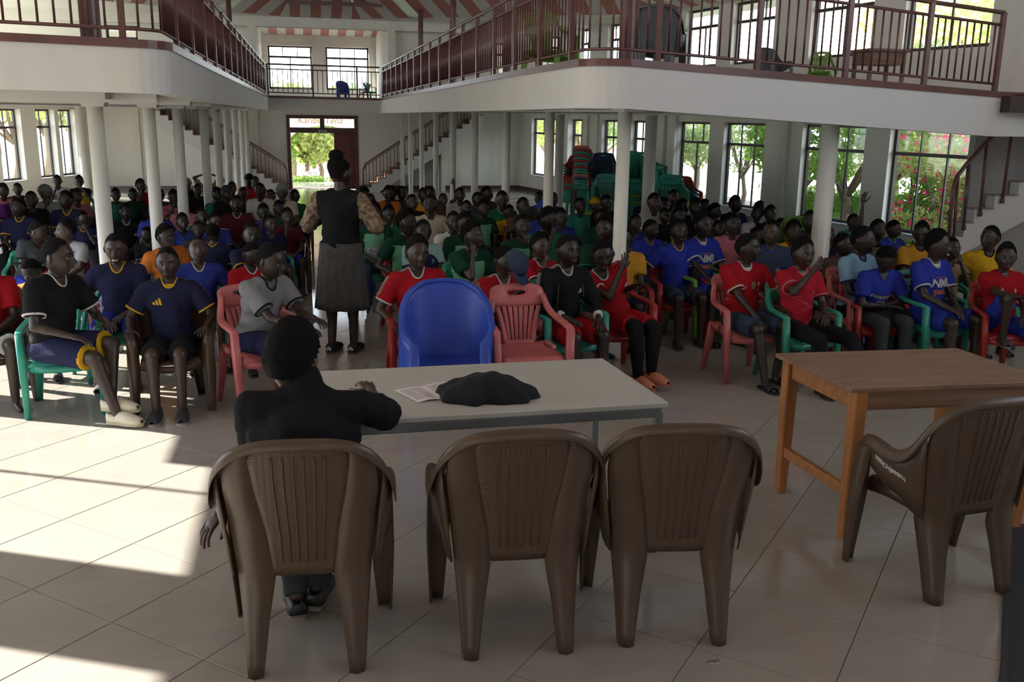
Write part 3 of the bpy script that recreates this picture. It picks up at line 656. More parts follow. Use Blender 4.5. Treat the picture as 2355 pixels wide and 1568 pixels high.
e2=by(2010,540,11.6); e3=by(2260,560,10.8); hedge([(e2.x+.6,e2.y),(e3.x+.9,e3.y)],-.35,.42,'low green hedge below the large window',LF,n=3000)
# striped curb stones
cb=empty('garden_curb',(by(2050,490,14.5).x,14.5,-.35)); tag(cb,'low garden curb of black and white painted stones','curb')
for k in range(12):
    mb=MB(); mb.box((k*.16,0,0),(k*.16+.15,.12,.34)); mb.build('curb_stone',mat('curb_black',(.03,.03,.03)) if k%2 else mat('curb_white',(.8,.8,.78)),cb,bevel=.01)
# pale building outside
bd=empty('building',(by(1460,330,38).x,38,-.35)); tag(bd,'pale low building with red brown roof across the yard','building')
mb=MB(); mb.box((-3,0,0),(4,4,2.3)); mb.build('wall',mat('far_wall',(.8,.72,.62),.8),bd)
mb=MB(); mb.box((-3.3,-.4,2.3),(4.3,4.4,2.6)); mb.build('roof',mat('far_roof',(.3,.14,.1),.8),bd)
# left garden
for k,(px,dy,h_,R_) in enumerate(((20,28,4.2,1.6),(95,31,4.6,1.7),(155,33,4.4,1.6),(50,35,5,2.0),(-20,33,4.6,1.7))):
    q=by(px,330,dy); tree(q.x,dy,h_,R_,['bright bushy tree outside the leftmost left window','tree behind the second left window','tree behind the third left window','tall tree at the back of the left garden','tree beyond the left frame edge'][k],LF3 if k%2 else LF2,n=3400)
q=by(70,400,27); 
# front garden behind the door
for k,(px,dy,h_,R_) in enumerate(((690,31,2.9,1.1),(735,30.5,2.8,1.0),(762,34,2.9,1.2),(675,36,3.0,1.3),(720,42,3.3,2.2),(640,40,3.2,1.6),(830,42,3.2,1.6))):
    q=by(px,380,dy); tree(q.x,dy,h_,R_,['leafy tree left in the entrance doorway view','forked grey tree in the middle of the doorway view','tree at the right of the doorway view','tree behind the doorway trees on the left','large tree farthest behind the doorway','tree left behind the porch','tree right behind the porch'][k],LF2 if k%2 else LF,n=3400,sz=.1,trunk=.1,crown=(.35,.95))
q=by(690,425,30); hedge([(q.x-1,29.6),(q.x+.7,29.6)],-.3,.12,'low hedge before the doorway trees',LF,n=1500)
# porch: platform and arched wall
mb=MB(); mb.box((-4,YF+.22,-.35),(5,29,-.02)); st(mb.build('floor_porch',TILE),'porch floor outside the entrance')
PW=28.6; cx_=by(745,300,PW).x; zar=by(745,289,PW).z
mb=MB(); N=24; W2=1.15
for i in range(N):
    a0=PI*i/N;a1=PI*(i+1)/N; z0=zar-.75+.75*math.sin(a0); z1=zar-.75+.75*math.sin(a1); x0=cx_-W2*math.cos(a0);x1=cx_-W2*math.cos(a1)
    mb.add([(x0,PW,z0),(x1,PW,z1),(x1,PW,2.45),(x0,PW,2.45),(x0,PW+.2,z0),(x1,PW+.2,z1),(x1,PW+.2,2.45),(x0,PW+.2,2.45)],[(0,1,2,3),(7,6,5,4),(0,4,5,1),(2,6,7,3)])
mb.box((cx_-4,PW,-.35),(cx_-W2,PW+.2,2.45)); mb.box((cx_+W2,PW,-.35),(cx_+4,PW+.2,2.45)); porch=st(mb.build('wall_porch',mat('pink_cream_porch',(.85,.7,.58),.8)),'pinkish porch wall with arch seen through the fanlights')
V,F=text_mesh('Karibu Tena',.26,italic=.3); q=by(735,277,PW); mb=MB(); mb.add([(q.x+v[0],PW-.01,q.z+v[1]) for v in V],F); mb.build('lettering',mat('sign_brown',(.2,.1,.06)),porch)
sb=empty('garden_sign',(by(717,398,29.8).x,29.8,-.35)); tag(sb,'white notice board on a post outside the doorway','sign'); zc=by(717,399,29.8).z+.35
mb=MB(); mb.box((-.23,-.012,zc-.06),(.23,.012,zc+.06)); mb.build('board',mat('sign_white',(.85,.87,.9)),sb,bevel=.004)
mb=MB(); mb.tube([(.1,.03,0),(.1,.03,zc)],.02,8); mb.build('post',mat('sign_post',(.15,.15,.15)),sb)
V,F=text_mesh('KARIBU TENA',.055,bold=.001); mb=MB(); mb.add([(v[0],-.015,zc+.025+v[1]) for v in V],F); mb.add([(v[0]*.95,-.015,zc-.025+v[1]*.7) for v in V],F); mb.build('lettering',mat('sign_navy',(.03,.03,.12)),sb)
# ================================================================ furniture
PC={'green':(.025,.25,.165),'teal':(.03,.30,.22),'pink':(.52,.14,.14),'red':(.34,.025,.022),'blue':(.03,.07,.42),'brown':(.088,.056,.034),'lime':(.15,.30,.045),'sky':(.04,.22,.42),'aqua':(.12,.38,.33),'grey':(.10,.11,.13),'maroon':(.16,.02,.02),'navy':(.02,.03,.10)}
def pm(c): return mat('plastic_'+c,PC[c],.38,.04,90,var=.12,vscale=8)
def weave(c):
    n='woven_plastic_'+c
    if n in MATS: return MATS[n]
    m=mat(n,PC[c],.42,0); t=m.node_tree; p=t.nodes['Principled BSDF']; tcn=t.nodes.new('ShaderNodeTexCoord'); w=t.nodes.new('ShaderNodeTexWave'); w.bands_direction='Z'; w.inputs['Scale'].default_value=26; w.inputs['Distortion'].default_value=1.2; w.inputs['Detail Scale'].default_value=4
    w2=t.nodes.new('ShaderNodeTexWave'); w2.bands_direction='X'; w2.inputs['Scale'].default_value=14; ml=t.nodes.new('ShaderNodeMath'); ml.operation='MULTIPLY'
    t.links.new(tcn.outputs['Object'],w.inputs[0]); t.links.new(tcn.outputs['Object'],w2.inputs[0]); t.links.new(w.outputs['Fac'],ml.inputs[0]); t.links.new(w2.outputs['Fac'],ml.inputs[1])
    b=t.nodes.new('ShaderNodeBump'); b.inputs['Strength'].default_value=.35; b.inputs['Distance'].default_value=.003; t.links.new(ml.outputs[0],b.inputs['Height']); t.links.new(b.outputs[0],p.inputs['Normal']); return m
def interp(x,xs,ys): return float(np.interp(x,xs,ys))
# local frame of chairs and sitters: facing -Y, floor z=0
def chair_a_meshes():
    """moulded armchair with full shell back"""
    wo=lambda z: interp(z,[0,.2,.4,.55,.66,.72,.80,.86,.89,.905],[.207,.218,.235,.25,.262,.268,.262,.235,.20,.15])
    wi=lambda z: interp(z,[0,.2,.37,.55,.7,.85,.905],[.158,.135,.106,.125,.155,.175,.13])
    yb=lambda z: (.17+.07*(.37-z)/.37) if z<.37 else .17+.085*(z-.37)/.53
    def pt(s,z,off=0):
        a=abs(s); w1=wi(z)
        x=(a/.5*w1) if a<=.5 else w1+(a-.5)/.5*(wo(z)-w1)
        c=.055*interp(z,[0,.37,.6,.9],[.35,.5,1,.7]); y=yb(z)-c*(x/.27)**2+off
        return (x if s>0 else -x, y, z)
    zs=[.37+(.905-.37)*(i/16) for i in range(17)]; ss=[-.5+i/16 for i in range(17)]
    back=MB(); back.add([pt(s,z) for z in zs for s in ss],[(i*17+j,i*17+j+1,(i+1)*17+j+1,(i+1)*17+j) for i in range(16) for j in range(16)])
    def leg(sg):
        mb=MB(); zz=[.895*(i/18) for i in range(19)]; v=[]
        for z in zz:
            o=pt(1,z); i_=pt(.5,z) ; dep=interp(z,[0,.34,.6,.8],[.045,.06,.03,.004]); di=interp(z,[0,.33,.38],[.036,.048,.0])
            q=[(i_[0],i_[1]-di,z),(i_[0],i_[1],z),((i_[0]+o[0])/2,(i_[1]+o[1])/2+interp(z,[0,.5,.7,.85],[.012,.016,.012,.0]),z),(o[0],o[1],z),(o[0]+.004,o[1]-dep,z)]
            v+=[(sg*a,b,c) for a,b,c in q]
        mb.add(v,[(i*5+j,i*5+j+1,(i+1)*5+j+1,(i+1)*5+j) for i in range(18) for j in range(4)]); return mb
    def fleg(sg):
        mb=MB(); v=[]
        for i in range(13):
            z=.625*i/12; wI=interp(z,[0,.35,.55,.625],[.255,.225,.235,.262]); wO=interp(z,[0,.3,.62],[.305,.318,.312]); y=interp(z,[0,.45,.58,.625],[-.255,-.235,-.22,-.185]); dp=interp(z,[0,.4,.6],[.045,.085,.10])
            q=[(wI,y+.012,z),((wI+wO)/2,y-.006,z),(wO,y+.006,z),(wO+.004,y+dp*.5,z),(wO,y+dp,z)]
            v+=[(sg*a,b,c) for a,b,c in q]
        mb.add(v,[(i*5+j,i*5+j+1,(i+1)*5+j+1,(i+1)*5+j) for i in range(12) for j in range(4)]); return mb
    rim=[(.300,-.195,.615),(.308,-.165,.645),(.312,-.10,.645),(.314,-.02,.628),(.314,.05,.632),(.312,.11,.668),(.304,.15,.725),(.290,.178,.785),(.262,.205,.838),(.222,.228,.876),(.17,.244,.899),(.09,.254,.908),(0,.257,.910)]
    rim=rim+[(-a,b,c) for a,b,c in rim[-2::-1]]; P=[Vector(p) for p in rim]
    rm=MB(); v=[]; n=len(P)
    for i,p in enumerate(P):
        out=Vector((p.x,max(p.y-.0,0)*.9 if abs(p.x)<.28 else 0.12*(p.y>0),0)); 
        if abs(p.x)<.16: out=Vector((p.x*.3,.25,0))
        if i in(0,n-1): out=Vector((p.x*.2,-.3,0))
        out.normalize(); t=(P[min(i+1,n-1)]-P[max(i-1,0)]).normalized(); upn=t.cross(out); upn=-upn if upn.z<0 else upn
        if upn.z<.2: upn=Vector((0,0,1))
        dr=.05 if abs(p.x)>.2 else .03
        q=[p-out*.030-upn*.004,p-out*.015+upn*.004,p+upn*.006,p+out*.012+upn*.002,p+out*.020-Vector((0,0,.012)),p+out*.021-Vector((0,0,dr))]
        v+=q
    rm.add(v,[(i*6+j,i*6+j+1,(i+1)*6+j+1,(i+1)*6+j) for i in range(n-1) for j in range(5)])
    def side(sg):
        mb=MB(); v=[]; R_=P[0:8]
        for i,p in enumerate(R_):
            zl=interp(p.y,[-.2,-.1,.0,.08,.15,.2],[.535,.50,.45,.41,.38,.36]); yl=p.y+(.0 if p.y<.1 else -.02)
            for k in range(4): t=k/3; v.append((sg*(p.x+.004-.035*t*(p.y>.05)-.01*t),p.y*(1-t)+yl*t,p.z*(1-t)+zl*t))
        mb.add(v,[(i*4+j,i*4+j+1,(i+1)*4+j+1,(i+1)*4+j) for i in range(7) for j in range(3)]); return mb
    seat=MB(); 
    def sf(u,v):
        x=-.222+.444*v; y=-.25+.41*u; e=max(0,(.12-u)/.12); z=.425-.018*math.cos((v-.5)*PI)*math.sin(u*PI)-.045*e*e
        return (x*(1-.06*u),y,z)
    seat.grid(sf,12,11)
    sk=MB(); 
    loop=[(-.215,.13,.42),(-.222,-.1,.42),(-.222,-.235,.40),(-.12,-.262,.382),(0,-.268,.378),(.12,-.262,.382),(.222,-.235,.40),(.222,-.1,.42),(.215,.13,.42)]
    sk.add([p for q in loop for p in (q,(q[0],q[1],q[2]-.055))],[(2*i,2*i+1,2*i+3,2*i+2) for i in range(8)])
    ribs=MB()
    for k in range(6):
        s=-.33+.66*k/5
        pts=[pt(s*interp(z,[.42,.86],[1.0,.78]),z,.005) for z in np.linspace(.43,.85,8)]; ribs.tube(pts,0,sq=(.0028,.0028),up=(0,1,0))
    return dict(back=back,legs=[leg(-1),leg(1)],fl=[fleg(-1),fleg(1)],rim=rm,side=[side(-1),side(1)],seat=seat,skirt=sk,ribs=ribs)
CA=None; PARTC={}
def bake(mb,mats,name,solid,sub=0):
    o=mb.build(name,mats,None,smooth=True,solid=solid,sub=sub); me=o.data; bpy.data.objects.remove(o); me.polygons.foreach_set('use_smooth',[True]*len(me.polygons)); return me
def chair_a(color,name='plastic_armchair'):
    global CA
    key=('A',color)
    if key not in PARTC:
        if CA is None: CA=chair_a_meshes()
        m=pm(color); wv=weave(color); L=[('backrest',bake(CA['back'],wv,'backrest',.006)),('seat',bake(CA['seat'],wv,'seat',.006)),('seat_skirt',bake(CA['skirt'],m,'seat_skirt',.005)),('rim',bake(CA['rim'],m,'rim',.005,1)),('rib',bake(CA['ribs'],m,'rib',0))]
        for q in CA['legs']: L.append(('leg',bake(q,m,'leg',.007)))
        for q in CA['fl']: L.append(('leg',bake(q,m,'leg',.007)))
        for q in CA['side']: L.append(('armrest',bake(q,m,'armrest',.006)))
        PARTC[key]=L
    r=empty(name)
    for n,me in PARTC[key]: link(n,me,r)
    return r
def chair_b_parts(color):
    m=pm(color); L=[]
    # top band with grip hole
    mb=MB(); N=28; v=[]
    yb=lambda x,z: .205+.07*(z-.66)/.2-.12*x*x*3
    for i in range(N):
        a=2*PI*i/N; ca,sa=math.cos(a),math.sin(a); k=abs(ca)**.35*(1 if ca>0 else -1) if ca else 0; q=abs(sa)**.6*(1 if sa>0 else -1) if sa else 0
        xo=.205*k; zo=.785+.075*q; zo+= .012*(1-(xo/.205)**2)*(1 if q>0 else 0); xi=.068*ca; zi=.808+.014*sa-(.006 if sa<0 else 0)
        for t in (0,.35,.7,1): x=xo*(1-t)+xi*t; z=zo*(1-t)+zi*t; v.append((x,yb(x,z),z))
    mb.add(v,[(i*4+j,((i+1)%N)*4+j,((i+1)%N)*4+j+1,i*4+j+1) for i in range(N) for j in range(3)])
    # slats fan between band and seat
    ns=8
    for k in range(ns):
        t=-1+2*k/(ns-1); w0=.0165;w1=.0108 if 0<k<ns-1 else .022
        v=[]
        for i in range(7):
            u=i/6; z=.715-.27*u; xc=t*(.140*(1-u)**1.0+.098*u)*(1 if abs(t)<1 else 1.02)*(1+.10*abs(t)*(1-u)**3); w=w0*(1-u)+w1*u
            y=yb(0,.66)-.035*(1-((z-.445)/.27))-.0; y=.165+.045*(1-u)-.06*xc*xc*8
            v+=[(xc-w,y,z),(xc+w,y,z)]
        mb.add(v,[(2*i,2*i+1,2*i+3,2*i+2) for i in range(6)])
    # lower web
    v=[]
    for i in range(3):
        for j in range(9): x=-.115+.23*j/8; z=.475-.025*i; v.append((x,.165-.06*x*x*8-.004*i,z))
    mb.add(v,[(i*9+j,i*9+j+1,(i+1)*9+j+1,(i+1)*9+j) for i in range(2) for j in range(8)])
    L.append(('backrest',bake(mb,m,'backrest',.009)))
    mb=MB()
    def sf(u,v_):
        x=(-.225+.45*v_)*(1-.20*u); y=-.24+.41*u; e=max(0,(.13-u)/.13); e2=max(0,(u-.85)/.15); return (x,y,.432-.014*math.cos((v_-.5)*PI)*math.sin(u*PI)-.045*e*e+.02*e2)
    mb.grid(sf,12,11); loop=[(-.18,.165,.43),(-.225,-.1,.43),(-.222,-.225,.40),(-.12,-.25,.389),(0,-.254,.387),(.12,-.25,.389),(.222,-.225,.40),(.225,-.1,.43),(.18,.165,.43)]
    mb.add([p for q in loop for p in (q,(q[0],q[1],q[2]-.05))],[(2*i,2*i+1,2*i+3,2*i+2) for i in range(8)])
    L.append(('seat',bake(mb,m,'seat',.007)))
    for sg in (-1,1):
        mb=MB(); pts=[(sg*a,b,c) for a,b,c in ((.185,.205,.80),(.198,.19,.76),(.212,.17,.71),(.236,.12,.665),(.258,.04,.645),(.268,-.06,.636),(.27,-.16,.628),(.268,-.21,.612))]
        mb.tube(pts,0,sq=[(.018,.014),(.022,.014),(.024,.014),(.026,.014),(.027,.014),(.028,.014),(.028,.014),(.026,.016)],up=(0,0,1)); L.append(('armrest',bake(mb,m,'armrest',0)))
        mb=MB(); mb.tube([(sg*.268,-.20,.625),(sg*.262,-.215,.42),(sg*.258,-.25,0)],0,sq=[(.026,.024),(.028,.028),(.018,.018)],up=(0,1,0)); L.append(('leg',bake(mb,m,'leg',0)))
        mb=MB(); mb.tube([(sg*.20,.17,.45),(sg*.215,.20,.25),(sg*.235,.25,0)],0,sq=[(.034,.02),(.03,.022),(.018,.018)],up=(0,1,0)); mb.tube([(sg*.16,.15,.42),(sg*.215,.17,.44),(sg*.222,.02,.43)],0,sq=(.02,.02),up=(0,0,1)); L.append(('leg',bake(mb,m,'leg',0)))
    return L
def chair_b(color,name='plastic_armchair'):
    key=('B',color)
    if key not in PARTC: PARTC[key]=chair_b_parts(color)
    r=empty(name)
    for n,me in PARTC[key]: link(n,me,r)
    return r
def chair_b_joined(color):
    key=('J',color)
    if key not in PARTC:
        if ('B',color) not in PARTC: PARTC[('B',color)]=chair_b_parts(color)
        bm=bmesh.new()
        for n,me in PARTC[('B',color)]: bm.from_mesh(me)
        me=bpy.data.meshes.new('plastic_armchair'); bm.to_mesh(me); bm.free(); me.materials.append(pm(color)); PARTC[key]=me
    return PARTC[key]
def tub_chair(color):
    m=pm(color); wv=weave(color); r=empty('tub_chair'); A0=2.25
    rimz=lambda a: interp(abs(a),[0,.5,.9,1.2,1.5,2.0,A0],[.93,.915,.86,.77,.66,.60,.56])
    rad=lambda a,z: (interp(abs(a),[0,.6,1.2,1.7,A0],[.235,.265,.285,.28,.27]))*(1+.10*(z-.42)/.5)
    def p(a,z,off=0): R_=rad(a,z)+off; back=.035*max(0,(z-.42)/.5)*max(0,math.cos(a)); return (math.sin(a)*R_,math.cos(a)*R_*.93-.02+back,z)
    mb=MB(); mb.grid(lambda u,v:p(-A0+2*A0*u,.36+(rimz(-A0+2*A0*u)-.36)*v,-.03+.03*v),37,12); mb.build('backrest',wv,r,solid=.006,smooth=True)
    mb=MB(); mb.tube([p(-A0+2*A0*i/48,rimz(-A0+2*A0*i/48),.012) for i in range(49)],0,sq=(.022,.012),up=(0,0,1)); mb.build('rim',m,r,smooth=True)
    mb=MB()
    mb.grid(lambda u,v:p(-A0+2*A0*u,interp(v,[0,1],[.02+.28*abs(math.sin(2.0*(-A0+2*A0*u)))**.0*(0 if abs(abs(-A0+2*A0*u)-2.05)<.22 or abs(abs(-A0+2*A0*u)-.75)<.22 else 1),rimz(-A0+2*A0*u)]),.03+.03*(1-v)),61,10); mb.build('shell',m,r,solid=.006,smooth=True)
    mb=MB(); mb.grid(lambda u,v:((-.25+.5*v)*(1-.25*abs(u-.45)),-.24+.46*u,.40-.02*math.sin(PI*u)*math.sin(PI*v)-.03*max(0,(.12-u)/.12)),12,12); mb.build('seat',wv,r,solid=.008,smooth=True)
    mb=MB(); mb.add([p_ for i in range(9) for p_ in ((-.22+.44*i/8,-.255,.38),(-.22+.44*i/8,-.27,.30))],[(2*i,2*i+1,2*i+3,2*i+2) for i in range(8)]); mb.build('apron',m,r,solid=.006)
    for sx in (-1,1):
        mb=MB(); mb.tube([(sx*.235,-.20,.58),(sx*.24,-.21,.34),(sx*.255,-.23,0)],0,sq=[(.03,.03),(.04,.03),(.022,.022)],up=(0,1,0)); mb.build('leg',m,r,smooth=True)
        mb=MB(); mb.tube([(sx*.19,.18,.40),(sx*.205,.205,.2),(sx*.22,.23,0)],0,sq=[(.04,.02),(.034,.022),(.022,.02)],up=(0,1,0)); mb.build('leg',m,r,smooth=True)
    return r
def put(o,x,y,rz=0,z=0,sc=1): o.location=(x,y,z); o.rotation_euler=(0,0,rz); o.scale=(sc,)*3; return o
# --- foreground brown chairs seen from behind (facing +Y)
def foot_mid(a,b): p=bz(*a);q=bz(*b); return (p+q)/2,math.atan2(q.y-p.y,q.x-p.x)
def place_back(a,b,label,grp='brown armchairs at the head tables'):
    m_,ang=foot_mid(a,b); c=chair_a('brown'); rz=PI+ang; d=Vector((math.cos(rz)*0-math.sin(rz)*.235,math.cos(rz)*.235)); put(c,m_.x-d.x,m_.y-d.y,rz); tag(c,label,'chair',grp); return c
ch1=place_back((590,1560),(820,1546),'brown plastic armchair holding the person in the black sweater at the white table')
place_back((1087,1518),(1300,1503),'empty brown plastic armchair in the middle of the row behind the white table')
place_back((1444,1487),(1652,1484),'empty brown plastic armchair at the right end of the white table row')
c4=place_back((2143,1388),(2308,1372),'brown plastic armchair with white painted lettering on its side at the right frame edge')
c4.rotation_euler.z+=.10; c4.location.x+=.0
V,F=text_mesh('SSSS|CH|898FN',.027,bold=.0007); mb=MB(); _me=[me for n,me in PARTC[('A','brown')] if n=='armrest'][1]
_b=BVHTree.FromPolygons([v.co.copy() for v in _me.vertices],[tuple(p.vertices) for p in _me.polygons]); _o=[]
for v in V:
    h=_b.ray_cast(Vector((.8,.0+v[0],.545+v[1]-.28*v[0])),Vector((-1,0,0))); _o.append((h[0]+Vector((.0025,0,0))) if h[0] is not None else Vector((.312,.0+v[0],.545+v[1]-.28*v[0])))
mb.add(_o,F)
tx=mb.build('lettering',mat('white_paint_marks',(.7,.7,.68),.6),c4); tx['label']='white hand painted lettering on the side'
# --- white table
WT=mat('white_table_laminate',(.50,.485,.44),.35,.03,30,var=.06,vscale=4); STL=mat('grey_steel_frame',(.25,.27,.28),.35,metal=.6)
wt=empty('table',(.75,4.2,0)); tag(wt,'white topped table on a grey steel frame, nearest the camera','table')
Q=[bz(1538,925,.74),bz(1386,823,.74),bz(815,849,.74)]; 
QL=Q[0]+(Q[2]-Q[1])*1.17; QB=Q[1]+(Q[2]-Q[1])*1.17
def quadslab(mb,c,z0,z1,o): mb.prism([(p.x-o.x,p.y-o.y) for p in c],z0,z1)
cor=[QL,Q[0],Q[1],QB]; mb=MB(); quadslab(mb,cor,.712,.74,wt.location); mb.build('tabletop',WT,wt,bevel=.006)
ctr=sum((Vector(c) for c in cor),Vector())/4
cin=[c+(ctr-c)*.05 for c in cor]
mb=MB()
for i in range(4): a=cin[i]-wt.location;b=cin[(i+1)%4]-wt.location; mb.tube([(a.x,a.y,.69),(b.x,b.y,.69)],0,sq=(.015,.022),up=(0,0,1))
mb.build('frame',STL,wt)
for c in cin:
    a=c-wt.location; mb=MB(); mb.box((a.x-.016,a.y-.016,.012),(a.x+.016,a.y+.016,.69)); lg=mb.build('leg',STL,wt)
    mb=MB(); mb.box((a.x-.019,a.y-.019,0),(a.x+.019,a.y+.019,.02)); mb.build('foot_cap',mat('black_rubber',(.03,.03,.03),.7),lg)
# --- wooden table
WD=wood('worn_brown_wood',(.30,.165,.105),(.17,.085,.05),0,.3); WD2=wood('orange_brown_wood',(.42,.17,.05),(.27,.10,.03),2,.45); WD3=wood('orange_brown_wood_rail',(.40,.17,.055),(.25,.10,.03),0,.45)
tb=empty('table',(3.0,4.15,0)); tag(tb,'brown wooden table with square legs at the right','table')
Q=[bz(1958,893,.78),bz(1783,812,.78),bz(2200,800,.78)]; A_=Q[0];B_=Q[1];C_=Q[2]; D_=A_+(C_-B_); cor=[A_,D_,C_,B_]
mb=MB(); n=4
for k in range(n):
    t0=k/n;t1=(k+1)/n; g=.0008
    a=A_+(B_-A_)*t0;b=D_+(C_-D_)*t0;c=D_+(C_-D_)*t1;d_=A_+(B_-A_)*t1; e=(B_-A_).normalized()*g
    q=MB(); q.prism([(p.x-3.0,p.y-4.15) for p in (a+e,b+e,c-e,d_-e)],.757+.0004*(k%2),.78+.0004*(k%2)); q.build('plank',WD,tb,bevel=.003)
ctr=(A_+C_)/2; cin=[c+(ctr-c)*.13 for c in cor]
lgp=[]
for c in cin:
    a=c-tb.location; mb=MB(); mb.tube([(a.x,a.y,.757),(a.x,a.y,.4),(a.x,a.y,0)],0,sq=[(.036,.036),(.034,.034),(.026,.026)],up=(0,1,0)); mb.build('leg',WD2,tb,bevel=.003); lgp.append(Vector((a.x,a.y,0)))
for i in range(4):
    a=lgp[i];b=lgp[(i+1)%4]; mb=MB(); mb.tube([a+Vector((0,0,.705)),b+Vector((0,0,.705))],0,sq=(.012,.048),up=(0,0,1)); mb.build('apron',WD if i in(0,2) else WD3,tb)
for i in (1,3):
    a=lgp[i];b=lgp[(i+1)%4]; mb=MB(); mb.tube([a+Vector((0,0,.24)),b+Vector((0,0,.24))],0,sq=(.018,.028),up=(0,0,1)); mb.build('stretcher',WD3,tb)
# --- papers and black cloth on the white table
pp=[bz(x,y,.742) for x,y in ((906,898),(971,888),(1012,918),(962,926))]; pq=[bz(x,y,.742) for x,y in ((971,888),(1035,877),(1062,893),(1012,918))]
PRN=mat('printed_page',(.72,.68,.70),.7,0,1,col2=(.62,.5,.48),vscale=30)
pa=empty('newspaper',(pp[0].x,pp[0].y,.741)); tag(pa,'open printed sheets of paper lying on the white table','paper')
for q_ in (pp,pq):
    mb=MB(); f0=lambda u,v:(lambda P:(P.x-pp[0].x,P.y-pp[0].y,.002+.006*math.sin(PI*u)*(.6+.4*v)))((q_[0]*(1-u)+q_[1]*u)*(1-v)+(q_[3]*(1-u)+q_[2]*u)*v); mb.grid(f0,9,7); o=mb.build('page',mat('white_page',(.75,.72,.74),.7),pa,solid=.001)
    mb=MB()
    for r in range(9):
        for cc in range(2):
            u0=.1+.42*cc;u1=u0+.36;v0=.12+.085*r;a=f0(u0,v0);b=f0(u1,v0);c=f0(u1,v0+.045);d_=f0(u0,v0+.045); mb.add([(p[0],p[1],p[2]+.0012) for p in (a,b,c,d_)],[(0,1,2,3)])
    mb.build('print_lines',mat('page_print',(.45,.33,.33),.8),pa)
c0=bz(1003,912,.74);c1=bz(1234,918,.74); cen=(c0+c1)/2; cl=MB(); L=(c1-c0).length/2
def cf(u,v):
    a=2*PI*u; r=v; dx=math.cos(a);dy=math.sin(a); ed=1+.06*math.sin(3*a+1)+.05*math.sin(7*a)+.03*math.sin(11*a+2)
    if dy<0 and abs(dx)<.5: ed*=1-.25*math.cos(dx*PI)*(1 if dx>-.1 else .2)
    x=dx*L*r*ed; y=dy*.155*r*ed; z=.10*(1-r**2.2)*(1+.10*math.sin(9*x+1))+.012*math.sin(24*x+9*y)*r*(1-r)+.004*math.sin(70*x-20*y)*(1-r*.5)
    z=max(z,0)+.018*(r**3)*(1+.5*math.sin(9*a)) if r<.999 else .0
    return (x,y,z)
cl.grid(cf,61,16); BC=mat('black_knit_cloth',(.007,.008,.012),.95,.5,120)
o=cl.build('folded_garment',BC,smooth=True,solid=.006); o.location=(cen.x,cen.y+.02,.742); o.rotation_euler=(0,0,math.atan2(c1.y-c0.y,c1.x-c0.x)); tag(o,'crumpled black knitted garment lying on the white table','garment')
# --- flat black mat at the lower right
a=bz(2306,1376);b=bz(2300,1568); d_=(b-a).normalized(); nn=Vector((-d_.y,d_.x,0)); nn=nn if nn.x>0 else -nn
bc=empty('floor_mat',(a.x,a.y,0)); tag(bc,'flat black mat on the floor at the lower right frame corner','mat')
pl=[d_*.9,d_*.9+nn*1.2,-d_*.9+nn*1.2,-d_*.9]; mb=MB(); mb.prism([(p.x,p.y) for p in pl],0.0005,.008); mb.build('pile',mat('black_mat',(.012,.013,.018),.7,.3,60),bc)
pl2=[d_*.9,d_*.9+nn*.025,-d_*.9+nn*.025,-d_*.9]; mb=MB(); mb.prism([(p.x,p.y) for p in pl2],0.008,.011); mb.build('edge_trim',mat('black_edge',(.02,.02,.025),.5),bc)
# bottle cap on the floor
q=bz(1642,1522); o=empty('bottle_cap',(q.x,q.y,0)); tag(o,'small silver bottle caps lying on the floor in front','bottle cap'); mb=MB()
for dx in (-.012,.012): mb.tube([(dx,0,0),(dx,0,.005)],.011,12)
mb.build('cap',mat('silver_cap',(.6,.6,.65),.3,metal=.8),o)
# --- empty chairs in front
def footpt(px,py): p=bz(px,py); return p
tubc=tub_chair('blue'); put(tubc,.90,6.05,-.06,0,.97); tag(tubc,'empty royal blue tub chair with high rounded back behind the white table','chair')
pk=chair_b('pink'); put(pk,1.46,6.15,.06,0,.97); tag(pk,'empty pink slatted armchair beside the blue tub chair','chair')
# --- stacks of chairs
def stack(px,py,z0y,cols,rz,label,step=.052,zscale=1,x=None):
    """base px,py seen on floor plane depth z0y; colours listed bottom to top"""
    p=by(px,py,z0y)
    for k,c in enumerate(cols):
        o=link('plastic_armchair',chair_b_joined(c)); put(o,p.x,p.y,rz+random.uniform(-.02,.02),k*step,.92)
        o.location.y+=k*.004
        tag(o,'%s plastic chair, %s from the floor in the %s'%(c,['first','second','third','fourth','fifth','sixth','seventh','eighth','ninth','tenth','eleventh','twelfth','thirteenth','fourteenth','fifteenth'][k],label),'chair','stacked chairs by the right windows')
stack(1322,470,18.4,['green','green','teal','teal','green','red','green','red','red'],-.5,'low left stack',.055)
stack(1352,470,17.2,['green','green','navy','pink','green','green','red','green','red','green','red','green','red','pink'],2.2,'tall red and green stack')
stack(1386,470,16.2,['green','green','green','red','green','green','green','navy','green','red','green','navy'],-.3,'dark stack beside the third column')
stack(1398,470,14.6,['aqua','lime','aqua','sky','lime','aqua','aqua'],-.25,'aqua stack in front',.05)
stack(1461,470,14.2,['lime','green','lime','aqua','lime','green','teal','lime','green','lime','green','teal','green','green'],.1,'tall green stack between the columns')
stack(1488,470,15.2,['teal','green','teal','lime','teal','green','green','lime','teal','green','green','green','green'],.1,'second green stack between the columns')
stack(1515,470,14.0,['teal','pink','pink','red','pink','pink','teal','aqua','lime','teal'],.3,'pink and teal stack beside thick column')
stack(1541,470,13.3,['green','pink','pink','pink','teal','lime','green','teal'],-.3,'low teal stack at the window')
stack(1570,470,13.8,['teal','green','teal','teal','sky','teal','red'],-.2,'rightmost low stack')
stack(1832,520,9.2,['lime','lime','lime','lime'],-.7,'lime stack beside the thick column',.055)
